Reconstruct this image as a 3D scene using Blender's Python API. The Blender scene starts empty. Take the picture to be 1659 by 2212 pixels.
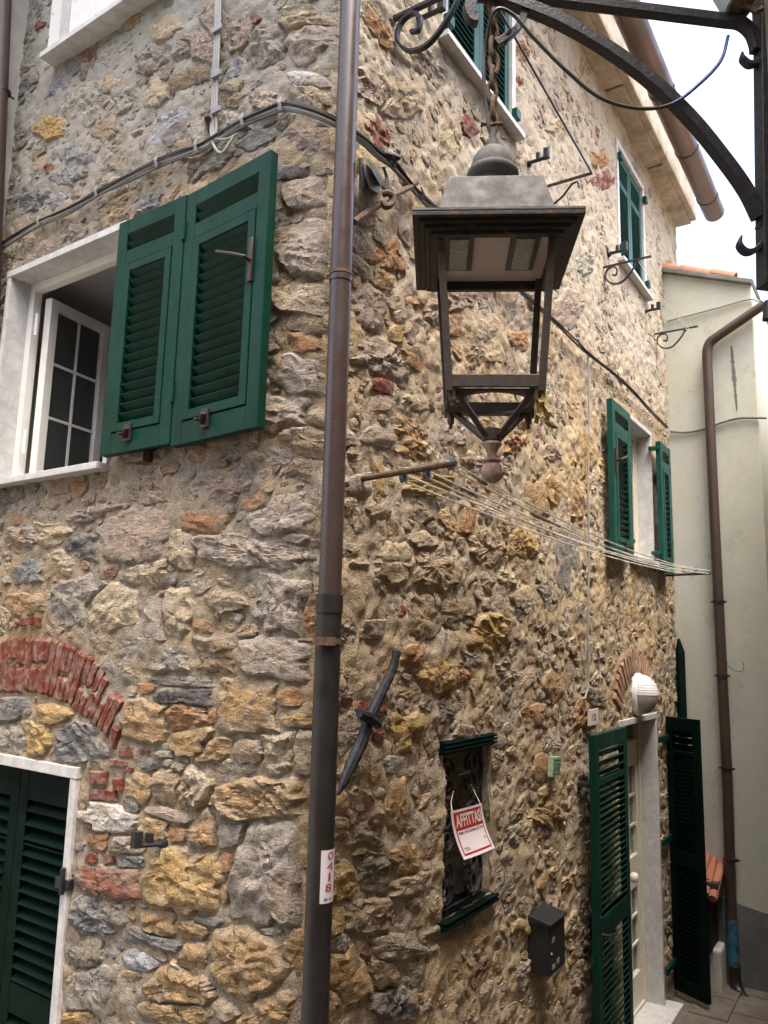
import bpy, math, random
import numpy as np
from mathutils import Vector, Matrix
random.seed(7); RNG = np.random.RandomState(11)
S = bpy.context.scene; COL = S.collection
R_ = math.radians
# ------------------------------------------------------------------ camera
F_PX = 1710.5; PIT = .163132; ROLL = .0246776; YAW = .577581; DY = -.0316926; EYE = 2.8
CX, CY = 829.5, 1106.0
Fw = np.array([0, math.cos(PIT), math.sin(PIT)]); r0 = np.array([1, 0, 0.]); u0 = np.cross(r0, Fw)
Rt = r0*math.cos(ROLL)+u0*math.sin(ROLL); Up = u0*math.cos(ROLL)-r0*math.sin(ROLL)
CAM = np.array([0, 0, EYE])
cd = bpy.data.cameras.new('camera'); cam = bpy.data.objects.new('camera', cd); COL.objects.link(cam)
cd.sensor_fit = 'VERTICAL'; cd.sensor_height = 36; cd.sensor_width = 27; cd.lens = F_PX/2212*36
cd.clip_start = .05; cd.clip_end = 500
cam.matrix_world = Matrix([[Rt[0], Up[0], -Fw[0], 0], [Rt[1], Up[1], -Fw[1], 0], [Rt[2], Up[2], -Fw[2], EYE], [0, 0, 0, 1]])
S.camera = cam
# ------------------------------------------------------------------ light
SUN_EL, SUN_AZ = R_(70), R_(150)      # azimuth measured from +Y clockwise
w = bpy.data.worlds.new('World'); S.world = w; w.use_nodes = True
nt = w.node_tree; sky = nt.nodes.new('ShaderNodeTexSky'); sky.sky_type = 'NISHITA'; sky.sun_disc = False
sky.sun_elevation = SUN_EL; sky.sun_rotation = SUN_AZ; sky.air_density = 1.0; sky.dust_density = 7.0; sky.ozone_density = 1.0
bg = nt.nodes['Background']; bg.inputs['Strength'].default_value = .15
nt.links.new(sky.outputs[0], bg.inputs[0])
sl = bpy.data.lights.new('sun', 'SUN'); sl.energy = .55; sl.angle = R_(28); sl.color = (1, .95, .88)
so = bpy.data.objects.new('sun', sl); COL.objects.link(so)
sd = Vector((math.sin(SUN_AZ)*math.cos(SUN_EL), math.cos(SUN_AZ)*math.cos(SUN_EL), math.sin(SUN_EL)))
so.rotation_euler = sd.to_track_quat('Z', 'Y').to_euler(); so.location = (0, -3, 12)
S.view_settings.view_transform = 'Standard'; S.view_settings.look = 'None'
S.view_settings.exposure = 2.38; S.view_settings.gamma = 1
S.render.engine = 'CYCLES'
# ------------------------------------------------------------------ geometry of the place
dR = np.array([math.sin(YAW), math.cos(YAW), 0]); dL = np.array([-math.sin(math.pi/2+DY-YAW), math.cos(math.pi/2+DY-YAW), 0])
nR = np.array([dR[1], -dR[0], 0]); nL = np.array([dL[1], -dL[0], 0]); nL = -nL if nL[1] > 0 else nL
def ray(x, y): return Fw+Rt*((x-CX)/F_PX)-Up*((y-CY)/F_PX)
e0 = ray(683, 1500); K0 = CAM+e0/e0[1]*2.9; K0 = np.array([K0[0], K0[1], 0.])
UE = 5.45; PC = K0+dR*UE; Z3 = np.array([0, 0, 1.])
def hit(x, y, P0, n):
    d = ray(x, y); return CAM+d*(((P0-CAM)@n)/(d@n))
def WR(x, y, o=0.): P = hit(x, y, K0+nR*o, nR); return float((P-K0)@dR), float(P[2])
def WL(x, y, o=0.): P = hit(x, y, K0+nL*o, nL); return float((P-K0)@dL), float(P[2])
def WC(x, y, o=0.): P = hit(x, y, PC-dR*o, dR); return float((P-PC)@nR), float(P[2])
def R(u, z, o=0.): return K0+dR*u+nR*o+Z3*z
def L(u, z, o=0.): return K0+dL*u+nL*o+Z3*z
def Cc(wd, z, o=0.): return PC+nR*wd-dR*o+Z3*z
def PR(x, y, o=0.): return R(*WR(x, y, o), o)
def PL(x, y, o=0.): return L(*WL(x, y, o), o)
def PCm(x, y, o=0.): return Cc(*WC(x, y, o), o)
# ------------------------------------------------------------------ mesh helpers
WORLD = {}
def empty(name, loc, label=None, cat=None, group=None):
    o = bpy.data.objects.new(name, None); o.empty_display_size = .1; o.location = loc; COL.objects.link(o)
    WORLD[o] = np.array(loc, float)
    if label: o['label'] = label
    if cat: o['category'] = cat
    if group: o['group'] = group
    return o
def tag(o, label=None, cat=None, group=None, kind=None):
    if label: o['label'] = label
    if cat: o['category'] = cat
    if group: o['group'] = group
    if kind: o['kind'] = kind
    return o
class MB:
    def __init__(s): s.v = []; s.f = []; s.n = 0
    def add(s, vs, fs):
        s.v.append(np.asarray(vs, float).reshape(-1, 3)); s.f += [tuple(i+s.n for i in f) for f in fs]; s.n += len(s.v[-1]); return s
    def box(s, O, a, b, c, x0, x1, y0, y1, z0, z1):
        vs = [O+a*x+b*y+c*z for x in (x0, x1) for y in (y0, y1) for z in (z0, z1)]
        return s.add(vs, [(0, 1, 3, 2), (4, 6, 7, 5), (0, 4, 5, 1), (2, 3, 7, 6), (0, 2, 6, 4), (1, 5, 7, 3)])
    def tube(s, pts, r, n=8, cap=True, flat=None):
        pts = [np.asarray(p, float) for p in pts]; m = len(pts); rr = r if hasattr(r, '__len__') else [r]*m
        up = None; vs = []
        for i, p in enumerate(pts):
            t = pts[min(i+1, m-1)]-pts[max(i-1, 0)]; t = t/(np.linalg.norm(t)+1e-9)
            if up is None:
                up = np.array([0, 0, 1.]) if abs(t[2]) < .9 else np.array([1., 0, 0])
                if flat is not None: up = np.asarray(flat[0], float)
            up = up-t*(up@t); up /= np.linalg.norm(up)+1e-9; sd_ = np.cross(t, up)
            if flat is not None:
                hw, hh = flat[1], flat[2]
                k = rr[i]
                for a, b in ((-1, -1), (1, -1), (1, 1), (-1, 1)): vs.append(p+up*(a*hw*k)+sd_*(b*hh*k))
            else:
                for j in range(n):
                    th = 2*math.pi*j/n; vs.append(p+(up*math.cos(th)+sd_*math.sin(th))*rr[i])
        if flat is not None: n = 4
        fs = [(i*n+j, i*n+(j+1) % n, (i+1)*n+(j+1) % n, (i+1)*n+j) for i in range(m-1) for j in range(n)]
        if cap: fs += [tuple(range(n))[::-1], tuple((m-1)*n+j for j in range(n))]
        return s.add(vs, fs)
    def lathe(s, O, prof, n=24, ax=None, frame=None):
        A = (np.array([1., 0, 0]), np.array([0, 1., 0]), np.array([0, 0, 1.])) if frame is None else frame
        vs = [O+(A[0]*math.cos(2*math.pi*j/n)+A[1]*math.sin(2*math.pi*j/n))*r+A[2]*z for r, z in prof for j in range(n)]
        m = len(prof)
        fs = [(i*n+j, i*n+(j+1) % n, (i+1)*n+(j+1) % n, (i+1)*n+j) for i in range(m-1) for j in range(n)]
        fs += [tuple(range(n))[::-1], tuple((m-1)*n+j for j in range(n))]
        return s.add(vs, fs)
    def build(s, name, mat, parent=None, smooth=False, bevel=0, **kw):
        V = np.concatenate(s.v); c = (V.min(0)+V.max(0))/2
        me = bpy.data.meshes.new(name); me.from_pydata((V-c).tolist(), [], s.f); me.update()
        if mat: me.materials.append(mat)
        if smooth:
            me.polygons.foreach_set('use_smooth', [True]*len(me.polygons))
            if smooth == 'auto': me.set_sharp_from_angle(angle=R_(38))
        return place(name, me, c, parent, bevel, **kw)
def place(name, me, c, parent=None, bevel=0, **kw):
    o = bpy.data.objects.new(name, me); COL.objects.link(o); WORLD[o] = np.array(c, float)
    if parent is not None: o.parent = parent; o.location = c-WORLD[parent]
    else: o.location = c
    if bevel:
        b = o.modifiers.new('bevel', 'BEVEL'); b.width = bevel; b.segments = 2; b.limit_method = 'ANGLE'; b.harden_normals = False
    return tag(o, **kw)
def twin(o, dloc, parent=None, **kw):
    c = o.copy(); COL.objects.link(c); c.location = o.location+Vector(dloc); WORLD[c] = WORLD[o]+np.array(dloc)
    if parent is not None: c.parent = parent; c.location = WORLD[c]-WORLD[parent]
    return tag(c, **kw)
def bez(pts, n=40):
    P = [np.asarray(p, float) for p in pts]; P = [2*P[0]-P[1]]+P+[2*P[-1]-P[-2]]; out = []
    k = len(P)-3; per = max(2, n//k)
    for i in range(k):
        a, b, c, d = P[i:i+4]
        for j in range(per):
            t = j/per; out.append(.5*((2*b)+(-a+c)*t+(2*a-5*b+4*c-d)*t*t+(-a+3*b-3*c+d)*t**3))
    out.append(P[-2]); return out
# ------------------------------------------------------------------ numpy noise
def h2(ix, iy, s):
    x = (ix.astype(np.int64)*374761393+iy.astype(np.int64)*668265263+s*974634777) & 0xffffffff
    x = ((x ^ (x >> 13))*1274126177) & 0xffffffff; x = x ^ (x >> 16); return x/4294967295.
def vn(x, y, s=0):
    ix = np.floor(x); iy = np.floor(y); fx = x-ix; fy = y-iy; fx = fx*fx*(3-2*fx); fy = fy*fy*(3-2*fy)
    a = h2(ix, iy, s); b = h2(ix+1, iy, s); c = h2(ix, iy+1, s); d = h2(ix+1, iy+1, s)
    return (a+(b-a)*fx)*(1-fy)+(c+(d-c)*fx)*fy
def fbm(x, y, s=0, o=4):
    t = 0; a = .5
    for i in range(o): t = t+a*(vn(x, y, s+i*17)*2-1); x = x*2.03+7.1; y = y*2.03+3.7; a *= .5
    return t
# ------------------------------------------------------------------ materials
def mat(name, rgb, rough=.6, metal=0, spec=.5, vary=.25, scale=12, bump=.3, bscale=80, rgb2=None, s2=5, coat=0, dist=.002, thr=None, rvar=.1, extra=None):
    m = bpy.data.materials.new(name); m.use_nodes = True; N = m.node_tree.nodes; Lk = m.node_tree.links; b = N['Principled BSDF']
    g = N.new('ShaderNodeNewGeometry')
    n1 = N.new('ShaderNodeTexNoise'); n1.inputs['Scale'].default_value = scale; n1.inputs['Detail'].default_value = 8; n1.inputs['Roughness'].default_value = .65
    Lk.new(g.outputs['Position'], n1.inputs['Vector'])
    mr = N.new('ShaderNodeMapRange'); mr.inputs[1].default_value = .3; mr.inputs[2].default_value = .7; mr.inputs[3].default_value = 1-vary; mr.inputs[4].default_value = 1+vary
    Lk.new(n1.outputs[0], mr.inputs[0])
    mx = N.new('ShaderNodeMix'); mx.data_type = 'RGBA'; mx.blend_type = 'MIX'; mx.inputs[6].default_value = (*rgb, 1); mx.inputs[7].default_value = (*(rgb2 or rgb), 1)
    n2 = N.new('ShaderNodeTexNoise'); n2.inputs['Scale'].default_value = s2; n2.inputs['Detail'].default_value = 6; n2.inputs['Roughness'].default_value = .7
    Lk.new(g.outputs['Position'], n2.inputs['Vector'])
    m2 = N.new('ShaderNodeMapRange'); t = thr or (.42, .62); m2.inputs[1].default_value = t[0]; m2.inputs[2].default_value = t[1]
    Lk.new(n2.outputs[0], m2.inputs[0]); Lk.new(m2.outputs[0], mx.inputs[0])
    mul = N.new('ShaderNodeMix'); mul.data_type = 'RGBA'; mul.blend_type = 'MULTIPLY'; mul.inputs[0].default_value = 1
    Lk.new(mx.outputs[2], mul.inputs[6]); Lk.new(mr.outputs[0], mul.inputs[7]); Lk.new(mul.outputs[2], b.inputs['Base Color'])
    b.inputs['Metallic'].default_value = metal; b.inputs['Specular IOR Level'].default_value = spec
    if coat: b.inputs['Coat Weight'].default_value = coat; b.inputs['Coat Roughness'].default_value = .15
    r = N.new('ShaderNodeMapRange'); r.inputs[3].default_value = max(.03, rough-rvar); r.inputs[4].default_value = min(1, rough+rvar); r.inputs[1].default_value = .35; r.inputs[2].default_value = .65
    Lk.new(n2.outputs[0], r.inputs[0]); Lk.new(r.outputs[0], b.inputs['Roughness'])
    if bump:
        n3 = N.new('ShaderNodeTexNoise'); n3.inputs['Scale'].default_value = bscale; n3.inputs['Detail'].default_value = 5
        Lk.new(g.outputs['Position'], n3.inputs['Vector'])
        bp = N.new('ShaderNodeBump'); bp.inputs['Strength'].default_value = bump; bp.inputs['Distance'].default_value = dist
        Lk.new(n3.outputs[0], bp.inputs['Height']); Lk.new(bp.outputs[0], b.inputs['Normal'])
    if extra: extra(m, N, Lk, b, g, mul)
    return m
def stone_mat():
    m = bpy.data.materials.new('rubble_stone'); m.use_nodes = True; N = m.node_tree.nodes; Lk = m.node_tree.links; b = N['Principled BSDF']
    g = N.new('ShaderNodeNewGeometry'); at = N.new('ShaderNodeAttribute'); at.attribute_name = 'tint'
    def noise(sc, det=8, ro=.6, vec=None):
        n = N.new('ShaderNodeTexNoise'); n.inputs['Scale'].default_value = sc; n.inputs['Detail'].default_value = det; n.inputs['Roughness'].default_value = ro
        Lk.new(vec or g.outputs['Position'], n.inputs['Vector']); return n
    def rng(src, a, b_, c, d):
        r = N.new('ShaderNodeMapRange'); r.inputs[1].default_value = a; r.inputs[2].default_value = b_; r.inputs[3].default_value = c; r.inputs[4].default_value = d
        Lk.new(src, r.inputs[0]); return r
    def mix(fac, a, b_, mode='MIX'):
        x = N.new('ShaderNodeMix'); x.data_type = 'RGBA'; x.blend_type = mode
        for i, v in ((0, fac), (6, a), (7, b_)):
            if hasattr(v, 'links'): Lk.new(v, x.inputs[i])
            elif i == 0: x.inputs[0].default_value = v
            else: x.inputs[i].default_value = (*v, 1)
        return x.outputs[2]
    mp = N.new('ShaderNodeMapping'); mp.inputs['Scale'].default_value = (1, 1, 3.4); mp.inputs['Rotation'].default_value = (.25, .2, 0); Lk.new(g.outputs['Position'], mp.inputs[0])
    c = at.outputs['Color']
    # weathering patches: pale lime dust, ochre and iron stain
    n2 = noise(9, 7, .7); c = mix(rng(n2.outputs[0], .5, .68, 0, .55).outputs[0], c, (.40, .35, .29))
    n5 = noise(6, 6, .7); c = mix(rng(n5.outputs[0], .54, .70, 0, .5).outputs[0], c, (.34, .21, .10))
    n6 = noise(23, 6, .7); c = mix(rng(n6.outputs[0], .60, .72, 0, .55).outputs[0], c, (.52, .50, .46))
    n1 = noise(30, 8, .75, mp.outputs[0]); c = mix(1.0, c, rng(n1.outputs[0], .3, .7, .5, 1.5).outputs[0], 'MULTIPLY')
    n4 = noise(140, 4, .6); c = mix(1.0, c, rng(n4.outputs[0], .32, .68, .72, 1.28).outputs[0], 'MULTIPLY')
    v = N.new('ShaderNodeTexVoronoi'); v.feature = 'DISTANCE_TO_EDGE'; v.inputs['Scale'].default_value = 11
    nd = noise(8, 4); mxv = N.new('ShaderNodeMix'); mxv.data_type = 'VECTOR'; mxv.inputs[0].default_value = .12
    Lk.new(g.outputs['Position'], mxv.inputs[4]); Lk.new(nd.outputs[1], mxv.inputs[5]); Lk.new(mxv.outputs[1], v.inputs['Vector'])
    n7 = noise(5, 3); crk = N.new('ShaderNodeMath'); crk.operation = 'MULTIPLY'
    Lk.new(rng(v.outputs[0], 0, .018, .75, 0).outputs[0], crk.inputs[0]); Lk.new(rng(n7.outputs[0], .5, .56, 0, 1).outputs[0], crk.inputs[1])
    c = mix(crk.outputs[0], c, (.05, .04, .03))
    np_ = noise(52, 3, .5); pit = rng(np_.outputs[0], .64, .72, 0, .7); c = mix(pit.outputs[0], c, (.06, .05, .04))
    Lk.new(c, b.inputs['Base Color']); b.inputs['Roughness'].default_value = .88; b.inputs['Specular IOR Level'].default_value = .25
    # relief
    a1 = N.new('ShaderNodeMath'); a1.operation = 'MULTIPLY_ADD'; Lk.new(n4.outputs[0], a1.inputs[0]); a1.inputs[1].default_value = .35; Lk.new(n1.outputs[0], a1.inputs[2])
    a2 = N.new('ShaderNodeMath'); a2.operation = 'SUBTRACT'; Lk.new(a1.outputs[0], a2.inputs[0]); Lk.new(crk.outputs[0], a2.inputs[1])
    bp = N.new('ShaderNodeBump'); bp.inputs['Strength'].default_value = 1.; bp.inputs['Distance'].default_value = .014
    Lk.new(a2.outputs[0], bp.inputs['Height']); Lk.new(bp.outputs[0], b.inputs['Normal'])
    return m
def mortar_mat(name, c1, c2, c3, cup):
    def ex(m, N, Lk, b, g, mul):
        n = N.new('ShaderNodeTexNoise'); n.inputs['Scale'].default_value = 210; n.inputs['Detail'].default_value = 3; Lk.new(g.outputs['Position'], n.inputs['Vector'])
        r = N.new('ShaderNodeMapRange'); r.inputs[1].default_value = .35; r.inputs[2].default_value = .65; r.inputs[3].default_value = .68; r.inputs[4].default_value = 1.32; Lk.new(n.outputs[0], r.inputs[0])
        n2 = N.new('ShaderNodeTexNoise'); n2.inputs['Scale'].default_value = 1.6; n2.inputs['Detail'].default_value = 5; Lk.new(g.outputs['Position'], n2.inputs['Vector'])
        r2 = N.new('ShaderNodeMapRange'); r2.inputs[1].default_value = .45; r2.inputs[2].default_value = .62; Lk.new(n2.outputs[0], r2.inputs[0])
        x = N.new('ShaderNodeMix'); x.data_type = 'RGBA'; Lk.new(r2.outputs[0], x.inputs[0]); Lk.new(mul.outputs[2], x.inputs[6]); x.inputs[7].default_value = (*c3, 1)
        y = N.new('ShaderNodeMix'); y.data_type = 'RGBA'; y.blend_type = 'MULTIPLY'; y.inputs[0].default_value = 1; Lk.new(x.outputs[2], y.inputs[6]); Lk.new(r.outputs[0], y.inputs[7])
        sp = N.new('ShaderNodeSeparateXYZ'); Lk.new(g.outputs['Position'], sp.inputs[0])
        ad = N.new('ShaderNodeMath'); ad.operation = 'MULTIPLY_ADD'; Lk.new(n2.outputs[0], ad.inputs[0]); ad.inputs[1].default_value = 1.2; Lk.new(sp.outputs[2], ad.inputs[2])
        r5 = N.new('ShaderNodeMapRange'); r5.inputs[1].default_value = 5.5; r5.inputs[2].default_value = 5.9; r5.inputs[4].default_value = .75; Lk.new(ad.outputs[0], r5.inputs[0])
        w_ = N.new('ShaderNodeMix'); w_.data_type = 'RGBA'; Lk.new(r5.outputs[0], w_.inputs[0]); Lk.new(y.outputs[2], w_.inputs[6]); w_.inputs[7].default_value = (*cup, 1)
        Lk.new(w_.outputs[2], b.inputs['Base Color'])
    return mat(name, c1, .95, rgb2=c2, vary=.35, scale=28, bump=.9, bscale=120, dist=.006, s2=7, spec=.2, extra=ex)
M = {}
M['stone'] = stone_mat()
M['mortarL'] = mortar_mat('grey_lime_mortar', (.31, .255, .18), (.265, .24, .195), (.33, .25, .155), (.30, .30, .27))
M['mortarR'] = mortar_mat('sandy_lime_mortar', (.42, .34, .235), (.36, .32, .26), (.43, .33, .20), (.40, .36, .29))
M['brick'] = mat('old_red_brick', (.165, .050, .034), .92, rgb2=(.22, .145, .115), vary=.45, scale=26, bump=.8, bscale=90, dist=.004, s2=13, thr=(.44, .62), spec=.2)
M['brick_pale'] = mat('salmon_brick', (.33, .19, .12), .9, rgb2=(.34, .25, .18), vary=.3, scale=20, bump=.7, bscale=90, dist=.004, s2=12, spec=.2)
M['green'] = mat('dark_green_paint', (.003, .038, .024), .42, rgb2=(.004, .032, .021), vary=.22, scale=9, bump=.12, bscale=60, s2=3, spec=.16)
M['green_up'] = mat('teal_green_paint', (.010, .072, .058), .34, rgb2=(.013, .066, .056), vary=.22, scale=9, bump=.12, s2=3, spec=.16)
M['green_dk'] = mat('deep_shaded_green_paint', (.0014, .010, .0068), .6, rgb2=(.0014, .007, .005), vary=.22, scale=9, bump=.12, s2=3, spec=.08)  # shade on the lower doors and grated window is put into this green
def vein(m, N, Lk, b, g, mul):
    n = N.new('ShaderNodeTexNoise'); n.inputs['Scale'].default_value = 9; n.inputs['Detail'].default_value = 10; n.inputs['Distortion'].default_value = .5; Lk.new(g.outputs['Position'], n.inputs['Vector'])
    a = N.new('ShaderNodeMath'); a.operation = 'SUBTRACT'; Lk.new(n.outputs[0], a.inputs[0]); a.inputs[1].default_value = .5
    c = N.new('ShaderNodeMath'); c.operation = 'ABSOLUTE'; Lk.new(a.outputs[0], c.inputs[0])
    r = N.new('ShaderNodeMapRange'); r.inputs[2].default_value = .06; r.inputs[3].default_value = .45; r.inputs[4].default_value = 0; Lk.new(c.outputs[0], r.inputs[0])
    x = N.new('ShaderNodeMix'); x.data_type = 'RGBA'; Lk.new(r.outputs[0], x.inputs[0]); Lk.new(mul.outputs[2], x.inputs[6]); x.inputs[7].default_value = (.38, .39, .40, 1)
    Lk.new(x.outputs[2], b.inputs['Base Color'])
M['marble'] = mat('white_marble', (.60, .60, .585), .4, rgb2=(.50, .505, .50), vary=.10, scale=16, bump=.15, s2=6, extra=vein)
M['white'] = mat('white_pvc', (.80, .79, .75), .35, vary=.04, bump=0, s2=3)
M['cream_pvc'] = mat('ivory_pvc', (.60, .57, .47), .4, vary=.05, bump=0, s2=3)
M['iron'] = mat('wrought_iron', (.022, .024, .030), .45, metal=.3, rgb2=(.05, .048, .05), vary=.4, scale=60, bump=.8, bscale=130, dist=.0025, s2=50, thr=(.5, .7))
M['grille_iron'] = mat('grille_iron', (.055, .055, .058), .4, metal=.3, rgb2=(.09, .085, .08), vary=.4, scale=60, bump=.4, s2=50)
M['rust'] = mat('rusty_iron', (.09, .045, .026), .8, metal=.2, rgb2=(.16, .12, .08), vary=.5, scale=70, bump=.8, bscale=200, s2=45)
M['bronze'] = mat('brown_painted_metal', (.070, .056, .044), .5, metal=.2, rgb2=(.042, .036, .032), vary=.3, scale=35, bump=.3, bscale=150, s2=20)
M['cornice'] = mat('blackened_metal', (.022, .020, .018), .55, metal=.2, rgb2=(.13, .065, .025), vary=.4, scale=40, bump=.5, bscale=120, s2=22, thr=(.55, .68))
M['hood'] = mat('grey_painted_metal', (.098, .099, .095), .65, rgb2=(.056, .057, .054), vary=.12, scale=25, bump=.15, bscale=200, s2=14)
M['dome'] = mat('dome_metal', (.115, .118, .107), .7, spec=.25, rgb2=(.088, .09, .083), vary=.15, scale=25, bump=.15, s2=14)
M['panel'] = mat('led_plate', (.42, .36, .33), .5, vary=.06, bump=0)
M['led'] = mat('led_lens', (.20, .20, .16), .2, rgb2=(.10, .11, .09), vary=.3, scale=90, bump=.6, bscale=110, s2=60)
M['black'] = mat('black_plastic', (.015, .016, .017), .45, vary=.2, bump=.05)
M['handle'] = mat('brown_handle', (.035, .022, .018), .35, vary=.1, bump=0)
M['cable'] = mat('grey_cable', (.11, .105, .095), .6, rgb2=(.20, .19, .17), vary=.2, scale=30, bump=.1, s2=10)
M['cable_dk'] = mat('black_cable', (.025, .024, .023), .55, rgb2=(.05, .045, .04), vary=.2, bump=.1, s2=10)
M['conduit'] = mat('pale_conduit', (.28, .28, .265), .5, vary=.12, bump=.05)
def pipe_ex(m, N, Lk, b, g, mul):
    t = N.new('ShaderNodeSeparateXYZ'); Lk.new(g.outputs['Position'], t.inputs[0])
M['pipe_up'] = mat('brown_painted_downpipe', (.060, .038, .034), .30, rgb2=(.050, .036, .034), vary=.12, scale=14, bump=.05, s2=6, coat=.1)
M['pipe_low'] = mat('black_downpipe', (.016, .0145, .0135), .38, rgb2=(.024, .020, .018), vary=.15, scale=20, bump=.12, bscale=40, s2=7)
M['pipe_brown'] = mat('dark_brown_downpipe', (.060, .038, .030), .5, rgb2=(.045, .030, .025), vary=.2, scale=10, bump=.05, s2=5)
M['pipe_blue'] = mat('blue_green_worn_paint', (.03, .16, .24), .6, rgb2=(.03, .05, .05), vary=.4, scale=14, bump=.3, s2=16)
M['copper'] = mat('copper_gutter', (.12, .070, .055), .42, metal=.3, rgb2=(.085, .058, .05), vary=.2, scale=8, bump=.08, s2=4)
M['soffit'] = mat('stained_concrete', (.36, .31, .24), .9, rgb2=(.21, .18, .14), vary=.18, scale=14, bump=.4, bscale=60, s2=4, thr=(.42, .64))
def stain(m, N, Lk, b, g, mul):
    mp = N.new('ShaderNodeMapping'); mp.inputs['Scale'].default_value = (1, 1, .3); Lk.new(g.outputs['Position'], mp.inputs[0])
    n = N.new('ShaderNodeTexNoise'); n.inputs['Scale'].default_value = 1.7; n.inputs['Detail'].default_value = 8; n.inputs['Roughness'].default_value = .65; Lk.new(mp.outputs[0], n.inputs['Vector'])
    r = N.new('ShaderNodeMapRange'); r.inputs[1].default_value = .5; r.inputs[2].default_value = .62; r.inputs[4].default_value = .6; Lk.new(n.outputs[0], r.inputs[0])
    x = N.new('ShaderNodeMix'); x.data_type = 'RGBA'; Lk.new(r.outputs[0], x.inputs[0]); Lk.new(mul.outputs[2], x.inputs[6]); x.inputs[7].default_value = (.50, .54, .52, 1)
    n3 = N.new('ShaderNodeTexNoise'); n3.inputs['Scale'].default_value = 4.5; n3.inputs['Detail'].default_value = 9; n3.inputs['Roughness'].default_value = .75; Lk.new(g.outputs['Position'], n3.inputs['Vector'])
    r3 = N.new('ShaderNodeMapRange'); r3.inputs[1].default_value = .55; r3.inputs[2].default_value = .72; r3.inputs[4].default_value = .6; Lk.new(n3.outputs[0], r3.inputs[0])
    y = N.new('ShaderNodeMix'); y.data_type = 'RGBA'; Lk.new(r3.outputs[0], y.inputs[0]); Lk.new(x.outputs[2], y.inputs[6]); y.inputs[7].default_value = (.22, .235, .205, 1)
    Lk.new(y.outputs[2], b.inputs['Base Color'])
M['plaster'] = mat('pale_green_render', (.47, .485, .405), .92, rgb2=(.50, .495, .41), vary=.07, scale=9, bump=.35, bscale=45, dist=.004, s2=1.4, extra=stain)
M['dado'] = mat('grey_cement_dado', (.12, .125, .115), .92, rgb2=(.17, .175, .16), vary=.2, scale=9, bump=.4, bscale=50, s2=3)
M['plaster3'] = mat('ochre_render', (.30, .22, .14), .92, rgb2=(.26, .20, .14), vary=.12, scale=6, bump=.3, bscale=50, s2=3)  # ochre picked for dim warm bounce from the unseen houses
M['plaster2'] = mat('cream_render', (.55, .53, .46), .9, rgb2=(.45, .47, .47), vary=.1, scale=7, bump=.3, bscale=50, s2=3)
M['ground'] = mat('stone_paving', (.13, .11, .085), .9, rgb2=(.17, .15, .12), vary=.3, scale=8, bump=.6, bscale=40, dist=.006, s2=3)
M['tile'] = mat('terracotta', (.40, .15, .085), .85, rgb2=(.30, .15, .10), vary=.3, scale=16, bump=.3, s2=8)
M['dark'] = mat('room_shade_black', (.012, .011, .011), .9, vary=.1, bump=0)  # near-black stands in for the shade of unlit interiors
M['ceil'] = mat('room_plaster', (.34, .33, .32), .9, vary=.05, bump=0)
M['glass'] = mat('window_glass', (.055, .062, .062), .10, spec=.8, vary=.05, bump=0, rvar=.02)
M['curtain'] = mat('net_curtain', (.13, .16, .16), .3, vary=.1, scale=20, bump=.1)
M['paper'] = mat('sign_board', (.72, .66, .66), .45, vary=.04, bump=0)
M['red'] = mat('sign_red', (.33, .02, .018), .45, vary=.05, bump=0)
M['ink'] = mat('dark_print', (.05, .02, .03), .5, vary=.05, bump=0)
M['lettering'] = mat('pale_print', (.72, .62, .55), .5, vary=.04, bump=0)
M['redink'] = mat('crimson_print', (.36, .012, .05), .45, vary=.04, bump=0)
M['sticker'] = mat('white_sticker', (.66, .64, .70), .4, vary=.04, bump=0)
M['plate'] = mat('number_plate', (.62, .58, .54), .3, vary=.05, bump=0)
M['plate_g'] = mat('green_number_tile', (.22, .36, .24), .35, rgb2=(.30, .40, .28), vary=.2, scale=60, bump=.2, s2=30)
M['plate_d'] = mat('dark_green_print', (.02, .06, .045), .4, vary=.1, bump=0)
M['lampw'] = mat('lamp_white', (.78, .79, .80), .35, vary=.03, bump=0)
M['lampg'] = mat('lamp_diffuser', (.36, .35, .28), .3, vary=.06, bump=0)
M['line'] = mat('plastic_line', (.80, .78, .70), .45, vary=.05, bump=0)
M['pulley'] = mat('pulley_grey', (.20, .22, .25), .4, vary=.15, bump=0)
M['wood_peg'] = mat('peg_wood', (.58, .42, .34), .7, vary=.1, bump=0)
M['pink_stone'] = mat('weathered_finial', (.36, .26, .20), .85, rgb2=(.24, .15, .11), vary=.35, scale=50, bump=.7, bscale=120, dist=.004, s2=30)
M['leaf'] = mat('dry_yellow_tape', (.34, .25, .05), .6, rgb2=(.20, .13, .05), vary=.3, scale=40, bump=.2, s2=40)
M['box_grey'] = mat('junction_grey', (.30, .31, .33), .45, rgb2=(.22, .22, .23), vary=.1, bump=.05)
M['wood'] = mat('dark_wood', (.035, .02, .016), .75, vary=.3, scale=30, bump=.3)
M['shade'] = mat('old_enamel_shade', (.40, .47, .42), .45, rgb2=(.33, .41, .36), vary=.1, bump=.05, s2=8)
M['blue_lit'] = mat('blue_lit_sheath', (.02, .03, .20), .45, vary=.1, bump=0)  # blue light on the black supply cable, given as its colour
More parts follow.
